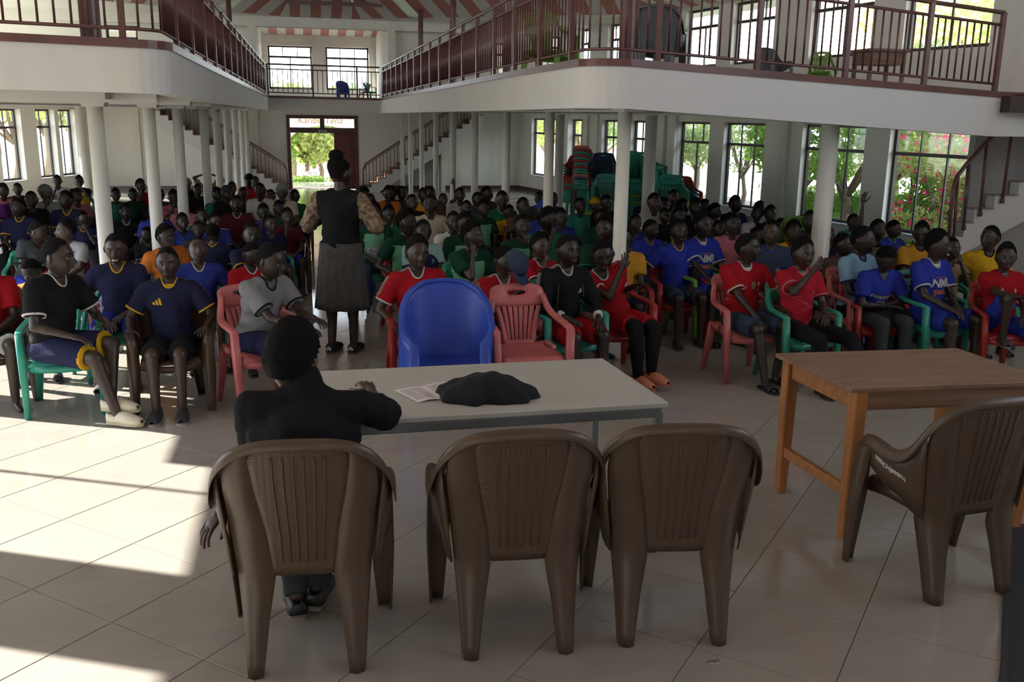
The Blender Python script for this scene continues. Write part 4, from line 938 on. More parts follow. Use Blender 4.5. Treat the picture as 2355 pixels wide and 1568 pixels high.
stack(1858,520,9.4,['lime','lime','lime','lime'],2.4,'second lime stack behind the thick column',.065)
# --- things on the galleries
gz=2.27
def up_chair(fn,c,px,y,rz,label,sc=1,tilt=None,z=gz):
    p=by(px,100,y); o=fn(c); put(o,p.x,y,rz,z,sc); tag(o,label,'chair'); 
    if tilt: o.rotation_euler=(tilt,0,rz)
    return o
up_chair(chair_a,'grey',1512,7.9,2.6,'grey plastic armchair on the right gallery beside the thick maroon post',.70)
up_chair(chair_b,'lime',1262,10.6,2.4,'green plastic armchair on the right gallery behind the railing',.95)
up_chair(chair_a,'grey',1785,9.6,.4,'low grey chair behind the right gallery railing',.52,z=2.27)
up_chair(chair_b,'lime',1888,9.6,2.4,'bright green chair tipped over on the right gallery',.5,.5,z=2.27)
up_chair(tub_chair,'blue',785,24.6,.3,'blue tub chair on the far gallery',.5,z=2.31)
up_chair(chair_b,'green',847,24.6,.6,'green chair on the far gallery beside a red one',.5,z=2.31)
up_chair(chair_b,'red',838,24.9,-1.2,'red chair on the far gallery behind the green one',.48,z=2.31)
p=by(2050,112,9.3); dk=empty('desk',(p.x,9.5,2.27)); tag(dk,'small brown wooden desk on the right gallery','desk'); WDK=wood('desk_wood',(.24,.14,.09),(.14,.08,.05),0,.5); hz=p.z-2.27
mb=MB(); mb.box((-.26,-.2,hz-.03),(.24,.2,hz)); mb.build('desktop',WDK,dk,bevel=.004); mb=MB(); mb.box((-.22,-.17,hz-.16),(.20,.17,hz-.03)); mb.build('drawer_box',WDK,dk)
for sx in (-.21,.18):
    for sy in (-.16,.14): mb=MB(); mb.box((sx,sy,0),(sx+.035,sy+.035,hz-.03)); mb.build('leg',WDK,dk)
# ================================================================ people
def skinmat(k):
    c=[(.030,.018,.013),(.044,.026,.018),(.066,.038,.026)][k]
    return mat('skin_%d'%k,c,.42,.15,120,var=.15,vscale=14)
HAIRM=mat('short_black_hair',(.006,.005,.005),.9,.9,170,spec=.15); EYEW=mat('eye_white',(.22,.20,.18),.25); IRIS=mat('eye_dark',(.01,.006,.004),.15); LIP=mat('lip_brown',(.08,.035,.03),.4); TEETH=mat('teeth',(.6,.58,.5),.3)
def gaus(d,c,s): 
    c=np.array(c,float); c/=np.linalg.norm(c); return np.exp(-((d-c)**2).sum(1)/(2*s*s))
HEADC={}
def head_data(nu=30,nv=22,hair='short',smile=0):
    """head centred at origin, facing -Y; returns dict of parts. height ~.235"""
    key=(nu,hair,smile)
    if key in HEADC: return HEADC[key]
    D=[];F=[]
    D.append((0,0,1))
    for i in range(1,nv):
        t=PI*i/nv
        for j in range(nu):
            # denser in front
            a=2*PI*j/nu; a2=a-.35*math.sin(a); D.append((math.sin(t)*math.sin(a2),-math.sin(t)*math.cos(a2),math.cos(t)))
    D.append((0,0,-1)); D=np.array(D)
    F+=[(0,1+j,1+(j+1)%nu) for j in range(nu)]
    for i in range(nv-2): 
        a=1+i*nu;b=a+nu; F+=[(a+j,b+j,b+(j+1)%nu,a+(j+1)%nu) for j in range(nu)]
    a=1+(nv-2)*nu; F+=[(a+j,len(D)-1,a+(j+1)%nu) for j in range(nu)]
    P=D*np.array([.074,.094,.112]); x,y,z=D[:,0],D[:,1],D[:,2]
    # skull wider at the back and top, jaw narrows
    low=np.clip(-z,0,1); P[:,0]*=1-.30*low**1.4; back=np.clip(y,0,1); P[:,0]*=1+.05*back
    P[:,2]-=0; P[:,1]+=np.where((y>0)&(z<0),-.035*low*back*1.6,0)
    f=np.clip(-y,0,1)
    P[:,1]-= .006*gaus(D,(0,-.75,-.78),.22)      # chin
    P[:,2]-= .006*gaus(D,(0,-.6,-.85),.3)
    P[:,1]-= .026*gaus(D,(0,-1,-.20),.085)+.014*gaus(D,(0,-1,-.05),.08) # nose
    P[:,1]-= .008*gaus(D,(.14,-1,-.26),.06)+.008*gaus(D,(-.14,-1,-.26),.06)
    P[:,1]+= .010*gaus(D,(.36,-1,.04),.13)+.010*gaus(D,(-.36,-1,.04),.13) # sockets
    P[:,1]-= .005*gaus(D,(.3,-1,.24),.14)+.005*gaus(D,(-.3,-1,.24),.14)
    P[:,1]-= .011*gaus(D,(0,-1,-.50),.10)+.006*gaus(D,(.14,-1,-.5),.09)+.006*gaus(D,(-.14,-1,-.5),.09)
    P[:,1]+= .006*gaus(D,(0,-1,-.62),.05)
    P[:,1]-= .004*gaus(D,(.5,-.8,-.2),.18)+.004*gaus(D,(-.5,-.8,-.2),.18)
    m=np.zeros(len(F),int)
    for k,q in enumerate(F):
        c=D[list(q)].mean(0); 
        if c[1]<0 and abs(c[0])<.27 and -.57<c[2]/max(-c[1],.3)*1.0<-.43 and c[2]>-.6: m[k]=3
    mb=MB(); mb.v=[tuple(p) for p in P]; mb.f=list(F); mb.m=list(m)
    for s in (-1,1):
        mb.ball((s*.0275,-.0765,.004),(.0125,.0115,.0105),seg=10,rings=7,mi=1); mb.ball((s*.0275,-.0850,.004),(.0056,.0042,.0056),seg=8,rings=6,mi=2)
        mb.tube([(s*.043,-.0790,.008),(s*.0275,-.0885,.0145),(s*.014,-.083,.006)],.0035,6,mi=0)  # upper lid
        mb.tube([(s*.046,-.078,.026),(s*.030,-.090,.031),(s*.012,-.091,.027)],.0034,6,mi=2)     # brow
        E=Matrix.Rotation(s*.35,3,'Z'); mb.ball((s*.073,.006,-.004),(.007,.018,.029),rot=E,seg=8,rings=6); mb.ball((s*.079,.0,-.003),(.004,.010,.018),rot=E,seg=8,rings=5)
    mb.tube([(-.021,-.0905,-.0515),(0,-.1010,-.0500),(.021,-.0905,-.0515)],[.003,.0052,.003],6,mi=3); mb.tube([(-.018,-.0885,-.058),(0,-.0985,-.0590),(.018,-.0885,-.058)],[.003,.0058,.003],6,mi=3)
    if smile: mb.tube([(-.017,-.0945,-.0530),(0,-.1025,-.0560),(.017,-.0945,-.0530)],0,sq=(.0035,.0045),up=(0,0,1),mi=4)
    hr=MB(); R=HAIRS[hair]
    if hair!='none':
        keepv=z>np.interp(y,[-1,-.62,-.38,-.1,.12,.4],[.86,.60,.26,.10,-.02,-.45])
        r_=np.random.default_rng(5); nz=1+R[1]*r_.normal(size=len(D))
        H=P*(R[0]*nz)[:,None]; H[:,2]+=R[2]*np.clip(z,0,1)
        idx={}
        for q in F:
            if all(keepv[i] for i in q):
                for i in q:
                    if i not in idx: idx[i]=len(hr.v); hr.v.append(tuple(H[i]))
                hr.f.append(tuple(idx[i] for i in q)); hr.m.append(0)
    HEADC[key]=(mb,hr); return HEADC[key]
HAIRS={'short':(1.035,.004,.002),'afro':(1.16,.02,.012),'high':(1.06,.01,.016),'shaved':(1.012,.001,.0),'none':(1,0,0)}
HANDC={}
def hand_mb(curl=.35,hi=True):
    """left hand: wrist at origin, fingers along +Y, palm facing -Z, thumb towards +X"""
    key=(round(curl,2),hi)
    if key in HANDC: return HANDC[key]
    mb=MB(); seg=8 if hi else 6
    mb.ball((0,.045,0),(.036,.050,.014),seg=12,rings=8); mb.caps((0,-.02,0),(0,.02,0),.022,.024,seg); mb.caps((.022,.02,-.002),(.026,.078,0),.012,.011,seg); mb.caps((-.022,.02,-.002),(-.026,.07,0),.011,.010,seg); mb.caps((0,.02,0),(0,.085,0),.013,.011,seg)
    for k,(x,y,L,r,sp) in enumerate(((.028,.083,.070,.0088,.10),(.0095,.088,.078,.0092,.02),(-.0095,.086,.072,.0088,-.05),(-.0275,.076,.057,.0078,-.14))):
        p=Vector((x,y,0)); a=curl*.7
        for j,(fr,rr) in enumerate(((.45,1),(.31,.92),(.24,.82))):
            a_=a+curl*j*.9; q=p+Vector((math.sin(sp)*math.cos(a_),math.cos(a_)*math.cos(sp),-math.sin(a_)))*L*fr; mb.caps(p,q,r*rr,r*rr*.92,seg); p=q
    p=Vector((.024,.018,-.004)); 
    for dx,dy,dz,r in ((.028,.026,-.010,.0125),(.016,.026,-.008,.0105),(.006,.022,-.006,.0092)): q=p+Vector((dx,dy,dz)); mb.caps(p,q,r,r*.9,seg); p=q
    HANDC[key]=mb; return mb
def ik(a,b,l1,l2,hint):
    d=b-a; L=min(max(d.length,.05),(l1+l2)*.995); u=d.normalized(); b2=a+u*L
    x=(l1*l1-l2*l2+L*L)/(2*L); h=math.sqrt(max(l1*l1-x*x,0)); n=Vector(hint)-u*Vector(hint).dot(u)
    if n.length<1e-4: n=Vector((0,0,-1))-u*Vector((0,0,-1)).dot(u)
    return a+u*x+n.normalized()*h,b2
def remesh(mb,vox,sm=4,name='m'):
    o=mb.build(name,HAIRM,None); m=o.modifiers.new('r','REMESH'); m.mode='VOXEL'; m.voxel_size=vox; m.use_smooth_shade=True
    if sm: q=o.modifiers.new('s','SMOOTH'); q.factor=.5; q.iterations=sm
    dg=bpy.context.evaluated_depsgraph_get(); me=bpy.data.meshes.new_from_object(o.evaluated_get(dg)); old=o.data; bpy.data.objects.remove(o); bpy.data.meshes.remove(old)
    V=np.empty(len(me.vertices)*3); me.vertices.foreach_get('co',V); V=V.reshape(-1,3); F=[tuple(p.vertices) for p in me.polygons]; bpy.data.meshes.remove(me); return V,F
# arm targets in the sitter frame (x>0 = the sitter's left = viewer's right when facing the camera)
ARMS={'lap':((.05,-.27,.60),(-.06,-.25,.61)),'knees':((.13,-.40,.60),(-.13,-.40,.60)),'chinR':((.06,-.26,.60),(-.03,-.13,.985)),'chinL':((.03,-.13,.985),(-.06,-.26,.60)),
 'cross':((-.10,-.20,.74),(.10,-.22,.71)),'rest':((.28,-.20,.665),(-.28,-.20,.665)),'head':((.10,.04,1.22),(-.10,.04,1.22)),'raiseR':((.08,-.26,.6),(-.24,-.03,1.62)),'raiseL':((.22,-.06,1.42),(-.06,-.26,.6)),
 'faceR':((.06,-.26,.60),(-.02,-.16,1.06)),'faceL':((.02,-.16,1.06),(-.06,-.26,.60)),'hold':((.04,-.24,.96),(-.02,-.25,.95)),'outR':((.06,-.26,.6),(-.48,-.05,.80)),'outL':((.48,-.05,.80),(-.06,-.26,.6)),'hang':((.30,.02,.42),(-.1,-.26,.6))}
def figure(arms='lap',turtle=0,hs=1.17,lean=.0,side=0,twist=0,yaw=0,pitch=0,roll=0,knee=.13,legs=None,hair='short',vox=.013,hi=False,sleeve=.205,short=True,pants='shorts',smile=0,arm_t=None,build=1.0,stand=False,headoff=None,elb=None,shirt_len=.0,spread=0,curl=.35,bare=False,skirt=False,feet=None,cuffr=1.0):
    J={}
    hp=Vector((0,.05,.505)) if not stand else Vector((0,0,.86))
    Rl=Matrix.Rotation(twist,3,'Z')@Matrix.Rotation(lean,3,'X')@Matrix.Rotation(side,3,'Y')
    def T(x,y,z): return hp+Rl@Vector((x,y,z))
    chest=T(0,.0,.30); neck=T(0,.0,.475); sh=[T(s*.168*build,.005,.425) for s in (1,-1)]
    head=T(0,-.018,.475)+ (Matrix.Rotation(lean*.3,3,'X')@Vector((0,-.012,.150)))
    if headoff: head+=Vector(headoff)
    at=arm_t or ARMS[arms]; J['head']=head
    body=MB(); shirt=MB(); pant=MB()
    hipz=hp.z
    # torso
    def torso(mb,g,low=0):
        mb.ball(T(0,0,.03),(.150*build+g,.108+g,.105+g),rot=Rl,seg=16,rings=10); mb.ball(T(0,-.008,.15),(.135*build+g,.098+g,.13+g),rot=Rl,seg=16,rings=10)
        mb.ball(T(0,-.004,.31),(.160*build+g,.103+g,.135+g),rot=Rl,seg=16,rings=10); mb.caps(T(-.125*build,0,.41),T(.125*build,0,.41),.058+g,.058+g,12); mb.caps(T(-.06,0,.445),T(.06,0,.445),.05+g*.7,.05+g*.7,10)
    torso(body,0); body.caps(T(0,.004,.42),head+Vector((0,.014,-.06)),.053,.047,12)
    torso(shirt,.024); shirt.caps(T(0,-.004,.02),T(0,-.004,.28),.145*build,.150*build,16)
    if stand or shirt_len>0: shirt.caps(T(0,0,-.03-shirt_len),T(0,0,.1),.15,.13,16)
    if turtle: shirt.caps(T(0,0,.43),T(0,.01,.52),.080,.072,14)
    # arms
    wr=[];el=[]
    for k,s in ((0,1),(1,-1)):
        tgt=Vector(at[k]); hint=(elb[k] if elb and elb[k] else (s*.55,.25,-.75))
        if tgt.z>1.15 and not stand: hint=(s*1,-.1,-.1)
        e,w=ik(sh[k],tgt,.275,.245,hint); el.append(e); wr.append(w)
        body.caps(sh[k],e,.046,.037,10); body.caps(e,w,.038,.024,10); body.ball(sh[k],.05,seg=10,rings=7); m1=e+(w-e)*.3; body.ball(m1,.037,seg=10,rings=6)
        q=sh[k]+(e-sh[k]).normalized()*min(sleeve,.275); shirt.caps(sh[k],q,.067,.074*cuffr,12,flat=True); shirt.ball(sh[k],.062,seg=12,rings=8); shirt.caps(T((s)*.1,0,.41),sh[k],.060,.058,12)
        if sleeve>.275: w2=e+(w-e)*min(1,(sleeve-.275)/.24)*.98; shirt.ball(e,.056,seg=12,rings=8); shirt.caps(e,w2,.055,.040,12,flat=True)
    # legs
    an=[];kn=[]
    if not stand:
        lg=legs or [((knee,-.40,.50),(knee*.95,-.41,.075)),((-knee,-.40,.50),(-knee*.95,-.41,.075))]
    else: lg=legs or [((.09,-.01,.46),(.09,.03,.07)),((-.09,-.02,.46),(-.09,.0,.07))]
    for k,s in ((0,1),(1,-1)):
        h=hp+Vector((s*.088,0,-.01)); kk=Vector(lg[k][0]); a=Vector(lg[k][1]); kn.append(kk); an.append(a)
        body.caps(h,kk,.080,.056,12); body.caps(kk,a,.053,.035,12); body.ball(kk+(a-kk)*.3+Vector((0,.012,0)),(.049,.052,.09),rot=(a-kk).to_track_quat('Z','Y').to_matrix(),seg=12,rings=8)
        d=(kk-h)
        if pants=='shorts': pant.caps(h,h+d*.88,.096,.092,14,flat=True); pant.ball(h,.094,seg=12,rings=8)
        elif pants=='long': pant.caps(h,kk,.092,.070,14); pant.caps(kk,a+(a-kk).normalized()*.0,.068,.050,14,flat=True)
        elif pants=='tight': pant.caps(h,kk,.084,.058,14); pant.caps(kk,a,.056,.038,14,flat=True)
        # foot under body (skin)
        fd=Vector((kk.x-h.x,-.25,0)).normalized() if feet is None else Vector(feet[k]).normalized()
        body.caps(a,a+Vector((0,0,-.035)),.032,.034,10); body.caps(a+Vector((0,0,-.04)),a+fd*.15+Vector((0,0,-.05)),.032,.022,10)
        J.setdefault('foot',[]).append((a,fd))
    if pants!='none': pant.ball(hp+Vector((0,0,.0)),(.162*build,.122,.10),seg=16,rings=10); pant.ball(T(0,0,.05),(.152*build,.112,.07),rot=Rl,seg=16,rings=8)
    V,F=remesh(body,vox,3); mb=MB(); mb.add(V,F)
    Rh=Matrix.Rotation(yaw,3,'Z')@Matrix.Rotation(pitch,3,'X')@Matrix.Rotation(roll,3,'Y')
    hm,hh=head_data(44 if hi else 26,30 if hi else 20,hair,smile)
    o=len(mb.v); mb.v+=[tuple(head+Rh@(Vector(p)*hs)) for p in hm.v]; mb.f+=[tuple(i+o for i in q) for q in hm.f]; mb.m+=hm.m
    HH=MB(); HH.v=[tuple(head+Rh@(Vector(p)*hs)) for p in hh.v]; HH.f=hh.f; HH.m=hh.m
    for k,s in ((0,1),(1,-1)):
        d=(wr[k]-el[k]).normalized(); hm_=hand_mb(curl,hi); pn=Vector((0,0,-1)) if abs(d.z)<.8 else Vector((-s*.6,.8,0))
        if wr[k].z>.9 and not stand and d.z>.3: pn=Vector((0,.9,.2)) if wr[k].z<1.3 else Vector((0,-1,0))
        pn=(pn-d*pn.dot(d)).normalized(); X=(d.cross(-pn)).normalized() # frame: Y=d, Z=-pn
        X=d.cross(-pn).normalized(); B=Matrix((X,d,-pn)).transposed()
        sg=1 if s==1 else -1
        # thumb direction: medial
        if s==1 and X.dot(Vector((-1,0,0)))<0: flip=-1
        elif s==-1 and X.dot(Vector((1,0,0)))<0: flip=-1
        else: flip=1
        vv=[tuple(wr[k]+B@Vector((p[0]*flip,p[1],p[2]))*.92) for p in hm_.v]; ff=hm_.f if flip==1 else [tuple(reversed(q)) for q in hm_.f]
        mb.add(vv,ff)
    sV,sF=remesh(shirt,vox,3) if not bare else (None,None); pV,pF=(remesh(pant,vox,2) if pants!='none' else (None,None))
    def wrinkle(V,amp,sc):
        V=np.array(V); n=np.sin(V[:,0]*sc+3*np.sin(V[:,2]*sc*.7))*np.cos(V[:,2]*sc*.9+V[:,1]*sc*.6); c=V-V.mean(0); c[:,2]*=.2; l=np.linalg.norm(c,axis=1)+1e-6; return V+c/l[:,None]*(n*amp)[:,None]
    if sV is not None: sV=wrinkle(sV,.004,34)
    if pV is not None: pV=wrinkle(pV,.004,30)
    J.update(sh=sh,el=el,wr=wr,neck=neck,hp=hp,kn=kn,an=an,Rl=Rl,Rh=Rh,sleeve=sleeve,T=T,hs=hs,top=head+Rh@Vector((0,0,.115*hs)))
    return dict(body=mb,hair=HH,shirt=(sV,sF),pant=(pV,pF),J=J)
def trim_shirt(fig,cuff=.020,collar=.06,yoke=0,inner=0,skin=1,panel=0,sleevecol=0):
    """material index per shirt face: 1 trim, 2 second colour"""
    V,F=fig['shirt']; J=fig['J']; C=np.array([V[list(q)].mean(0) for q in F]); m=np.zeros(len(F),int)
    n=np.array(J['neck']); up=np.array(J['Rl']@Vector((0,0,1))); fw=np.array(J['Rl']@Vector((0,-1,0)))
    for k in (0,1):
        s=np.array(J['sh'][k]); e=np.array(J['el'][k]); d=(e-s)/np.linalg.norm(e-s); L=J['sleeve']
        if L<=.275:
            t=(C-s)@d; r=np.linalg.norm(C-s-np.outer(t,d),axis=1); 
            if sleevecol: m[(t>.03)&(r<.085)]=2
            pass
        else:
            w=np.array(J['wr'][k]); d=(w-e)/np.linalg.norm(w-e); t=(C-e)@d; r=np.linalg.norm(C-e-np.outer(t,d),axis=1); m[(t>.24*min(1,(L-.275)/.24)-.03)&(r<.06)]=1
    q=C-n; h=q@up; r=np.linalg.norm(q-np.outer(h,up),axis=1); f=q@fw
    if yoke: m[(h>-.075)]=2
    fr=np.clip(f/np.maximum(r,1e-4),0,1)
    if skin: m[(h>-.07)&(r<.062+.020*fr**2)]=3
    if inner: m[(h>-.075)&(h<-.012)&(r<.058+.02*fr**2)&(f>.02)]=1
    return list(m)
def trim_mb(fig):
    V,F=fig['shirt']; J=fig['J']; mb=MB(); out=[('collar',mb)]; bvh=BVHTree.FromPolygons([Vector(v) for v in V],[tuple(q) for q in F]); T=J['T']; up=(J['Rl']@Vector((0,0,1))).normalized(); pts=[]
    for i in range(24):
        a=2*PI*i/24; fr=max(0,math.cos(a)); r=.062+.020*fr**2; o=T(math.sin(a)*r*(1-.15*fr),-math.cos(a)*r-.004,.60); h=bvh.ray_cast(o,-up)
        pts.append(h[0]+up*.001 if h[0] is not None else T(math.sin(a)*r,-math.cos(a)*r,.46))
    pts=[(pts[i-1]+pts[i]*2+pts[(i+1)%24])/4 for i in range(24)]; mb.tube(pts+[pts[0],pts[1]],.0066,6)
    if J['sleeve']<=.275:
        for k in (0,1):
            s=J['sh'][k]; e=J['el'][k]; d=(e-s).normalized(); c=s+d*(J['sleeve']-.006); a_=d.orthogonal().normalized(); b_=d.cross(a_); ring=[]
            for i in range(18):
                u=a_*math.cos(2*PI*i/18)+b_*math.sin(2*PI*i/18); h=bvh.ray_cast(c+u*.12,-u,.12); ring.append(h[0] if h[0] is not None and (h[0]-c).length<.10 else c+u*.074)
            mb=MB(); out.append(('cuff',mb)); mb.tube([p-d*.003 for p in ring+ring[:2]],.0085,6)
    return out
def shoe_mb(kind):
    mb=MB(); sole=MB()
    def prof(t): return interp(t,[0,.15,.35,.6,.85,1],[.026,.036,.034,.044,.040,.018])
    N=12; L=.265
    def ring(z,g=0): return [( (1 if i<N else -1)*(prof(t)+g), .07-L*t, z) for i,t in [(i,(i/(N-1) if i<N else (2*N-1-i)/(N-1))) for i in range(2*N)]]
    r0=ring(0);r1=ring(.028 if kind=='clog' else .022,.004); n=2*N
    sole.add(r0+r1,[tuple(range(n)),tuple(range(2*n-1,n-1,-1))]+[(i,(i+1)%n,n+(i+1)%n,n+i) for i in range(n)])
    def hgt(t): return {'clog':interp(t,[0,.3,.32,.5,.8,1],[.075,.06,.085,.085,.062,.04]),'sneaker':interp(t,[0,.25,.45,.7,1],[.085,.09,.082,.058,.038]),'shoe':interp(t,[0,.25,.45,.7,1],[.07,.07,.065,.05,.035]),'slide':.0}[kind]
    if kind=='slide':
        v=[]
        for i in range(4):
            t=.5+.28*i/3
            for j in range(9): a=PI*j/8; v.append((math.cos(a)*(prof(t)+.006),.07-L*t,.018+math.sin(a)*(.058-.02*i/3)))
        mb.add(v,[(i*9+j,i*9+j+1,(i+1)*9+j+1,(i+1)*9+j) for i in range(3) for j in range(8)])
    else:
        v=[];K=13
        for i in range(K):
            t=i/(K-1)
            for j in range(9): a=PI*j/8; op=1 if t>.36 or kind!='x' else 0; v.append((math.cos(a)*(prof(t)+.005)*(1-.0*math.sin(a)),.07-L*t+(.01 if i==0 else 0)*(math.sin(a)-.5)-(.012*math.sin(a) if i==K-1 else 0)*-1,.02+math.sin(a)**.8*(hgt(t)-.015)))
        keep=[(i*9+j,i*9+j+1,(i+1)*9+j+1,(i+1)*9+j) for i in range(K-1) for j in range(8) if not (i<4 and 2<j<5 and kind!='x')]
        mb.add(v,keep); mb.add([v[j] for j in range(9)]+[(0,.065,.02)],[(j,j+1,9) for j in range(8)])
    return mb,sole
SHOEC={}
def shoe(kind,c1,c2,parent,a,fd,sc=1,lift=0):
    key=(kind,c1,c2)
    if key not in SHOEC:
        mb,so=shoe_mb(kind); SHOEC[key]=(bake(mb,mat('shoe_%s'%str(c1),c1,.5,.1,60),'upper',.005),bake(so,mat('sole_%s'%str(c2),c2,.6),'sole',0))
    nm={'clog':'clog','sneaker':'sneaker','slide':'sandal','shoe':'shoe'}[kind]
    o=link(nm,SHOEC[key][0],parent); rz=math.atan2(fd.y,fd.x)+PI/2; o.location=(a.x,a.y,max(a.z-.075,0)+lift); o.rotation_euler=(0,0,rz); s=link('sole',SHOEC[key][1],o); return o
def cl(c,kind=0): return mat('cloth_%s'%('_'.join('%.3f'%x for x in c)),c,.9,.25,55,var=.12,vscale=9,spec=.12)
C_={'navy':(.018,.020,.055),'yellow':(.62,.36,.02),'blue':(.03,.045,.25),'royal':(.025,.04,.32),'red':(.34,.01,.015),'red2':(.40,.016,.03),'black':(.012,.012,.014),'white':(.55,.53,.50),'cream':(.50,.44,.33),'grey':(.20,.20,.21),'ltgrey':(.33,.33,.34),'dkgrey':(.05,.055,.06),'green':(.02,.14,.06),'dkgreen':(.012,.05,.03),'mint':(.16,.38,.22),'teal':(.04,.22,.17),'pink':(.50,.16,.20),'purple':(.10,.02,.12),'orange':(.55,.16,.03),'gold':(.55,.27,.03),'ltblue':(.20,.34,.46),'denim':(.035,.05,.09),'maroon':(.09,.012,.02),'lime':(.40,.6,.06),'brown':(.08,.05,.035),'tan':(.25,.18,.10),'khaki':(.22,.17,.10),'skyw':(.28,.42,.40)}
def assemble(fig,name,shirtc,trimc,c2,pantc,ptrim=None,skin=1,parent=None,sheen=0):
    """objects for the parts, returned as list"""
    J=fig['J']; L=[]
    me=fig['body'].mesh('body',[skinmat(skin),EYEW,IRIS,LIP,TEETH],True); L.append(('body',me))
    if fig['hair'].f: L.append(('hair',fig['hair'].mesh('hair',HAIRM,True)))
    if fig['shirt'][0] is not None: 
        mb=MB(); mb.add(fig['shirt'][0],fig['shirt'][1]); mb.m=fig.get('smat') or trim_shirt(fig); L.append(('shirt',mb.mesh('shirt',[cl(C_[shirtc]),cl(C_[trimc]),cl(C_[c2]),skinmat(skin)],True)))
    if fig['shirt'][0] is not None and fig.get('trim',1): L+= [(nm,q.mesh(nm,[cl(C_[trimc])],True)) for nm,q in trim_mb(fig)]
    if fig['pant'][0] is not None:
        mb=MB(); mb.add(*fig['pant']); 
        if ptrim:
            V,F=fig['pant']; Cc=np.array([V[list(q)].mean(0) for q in F]); m=np.zeros(len(F),int)
            for k in (0,1):
                h=np.array(J['hp'])+np.array([(1,-1)[k]*.088,0,-.01]); e=np.array(J['kn'][k]); d=(e-h); Ld=np.linalg.norm(d)*.88; d/=np.linalg.norm(d); t=(Cc-h)@d; r=np.linalg.norm(Cc-h-np.outer(t,d),axis=1); m[(t>Ld-.014)&(r<.11)]=1
            mb.m=list(m)
        L.append(('trousers' if fig.get('long') else 'shorts',mb.mesh('shorts',[cl(C_[pantc]),cl(C_[ptrim or pantc])],True)))
    return L
# ---------------------------------------------------------------- prints on clothes
def refine(V,F,mx=.022):
    bm=bmesh.new(); vs=[bm.verts.new((v[0],v[1],0)) for v in V]
    for q in F:
        try: bm.faces.new([vs[i] for i in q])
        except Exception: pass
    bmesh.ops.triangulate(bm,faces=bm.faces)
    for _ in range(3):
        e=[x for x in bm.edges if x.calc_length()>mx]
        if not e: break
        bmesh.ops.subdivide_edges(bm,edges=e,cuts=1); bmesh.ops.triangulate(bm,faces=[f for f in bm.faces if len(f.verts)>3])
    bm.verts.ensure_lookup_table(); V2=[(v.co.x,v.co.y) for v in bm.verts]; F2=[tuple(v.index for v in f.verts) for f in bm.faces]; bm.free(); return V2,F2
def ringpoly(r0,r1,n=20,sx=1): 
    V=[];F=[]
    for i in range(n): a=2*PI*i/n; V+=[(r0*math.cos(a)*sx,r0*math.sin(a)),(r1*math.cos(a)*sx,r1*math.sin(a))]
    F=[(2*i,2*((i+1)%n),2*((i+1)%n)+1,2*i+1) for i in range(n)]; return V,F
def disc(r,sx=1,n=18): return [(r*sx*math.cos(2*PI*i/n),r*math.sin(2*PI*i/n)) for i in range(n)],[tuple(range(n))]
def shp_tri(s=.03):
    V=[];F=[]
    for k,(x,h) in enumerate(((-.6,.35),(0,.7),(.6,1.05))):
        o=len(V); V+=[(x*s-.22*s,-.5*s),(x*s+.22*s,-.5*s),(x*s+.22*s-.28*s*h,(h-.5)*s),(x*s-.22*s-.28*s*h,(h-.38)*s)]; F.append((o,o+1,o+2,o+3))
    return V,F
def shp_swoosh(s=.03):
    up=[(-1,-.15),(-.9,-.45),(-.6,-.5),(-.2,-.35),(.4,-.02),(1,.32)]; lo=[(-1,-.15),(-.85,-.12+.0),(-.65,-.18),(-.3,-.13),(.35,.08),(1,.32)]
    V=[(x*s,y*s) for x,y in up]+[(x*s,y*s) for x,y in lo]; F=[(i,i+1,7+i,6+i) for i in range(5)]; return V,F
def shp_bird(s=.03): return [(0,-s),(.35*s,-.3*s),(.9*s,.5*s),(.35*s,.25*s),(.15*s,.9*s),(-.1*s,.3*s),(-.8*s,.8*s),(-.35*s,-.2*s)],[(0,1,5,7),(1,2,3),(1,3,5),(3,4,5),(5,6,7)]
def rect(x0,x1,y0,y1): return [(x0,y0),(x1,y0),(x1,y1),(x0,y1)],[(0,1,2,3)]
def decal(fig,root,items,name='shirt_print',back=False):
    """items: (V,F,colour,cx,cz,rot) in torso coordinates; each gets laid on the shirt"""
    V,F=fig['shirt']; bvh=BVHTree.FromPolygons([Vector(v) for v in V],[tuple(q) for q in F]); J=fig['J']; T=J['T']; d=(J['Rl']@Vector((0,1,0))).normalized()*(-1 if back else 1)
    for (pv,pf,col,cx,cz,rot) in items:
        v2,f2=refine(pv,pf); mb=MB(); out=[]; c,s_=math.cos(rot),math.sin(rot)
        for x,y in v2:
            X=cx+(x*c-y*s_)*(-1 if back else 1); Z=cz+x*s_+y*c; o=T(X,-.4 if not back else .4,Z); h=bvh.ray_cast(o,d)
            if h[0] is None: q=T(X,-.11 if not back else .12,Z)
            else: q=h[0]-d*.0035
            out.append(q)
        mb.add(out,f2); mb.build(name,cl(C_[col]) if isinstance(col,str) else cl(col),root,smooth=True)
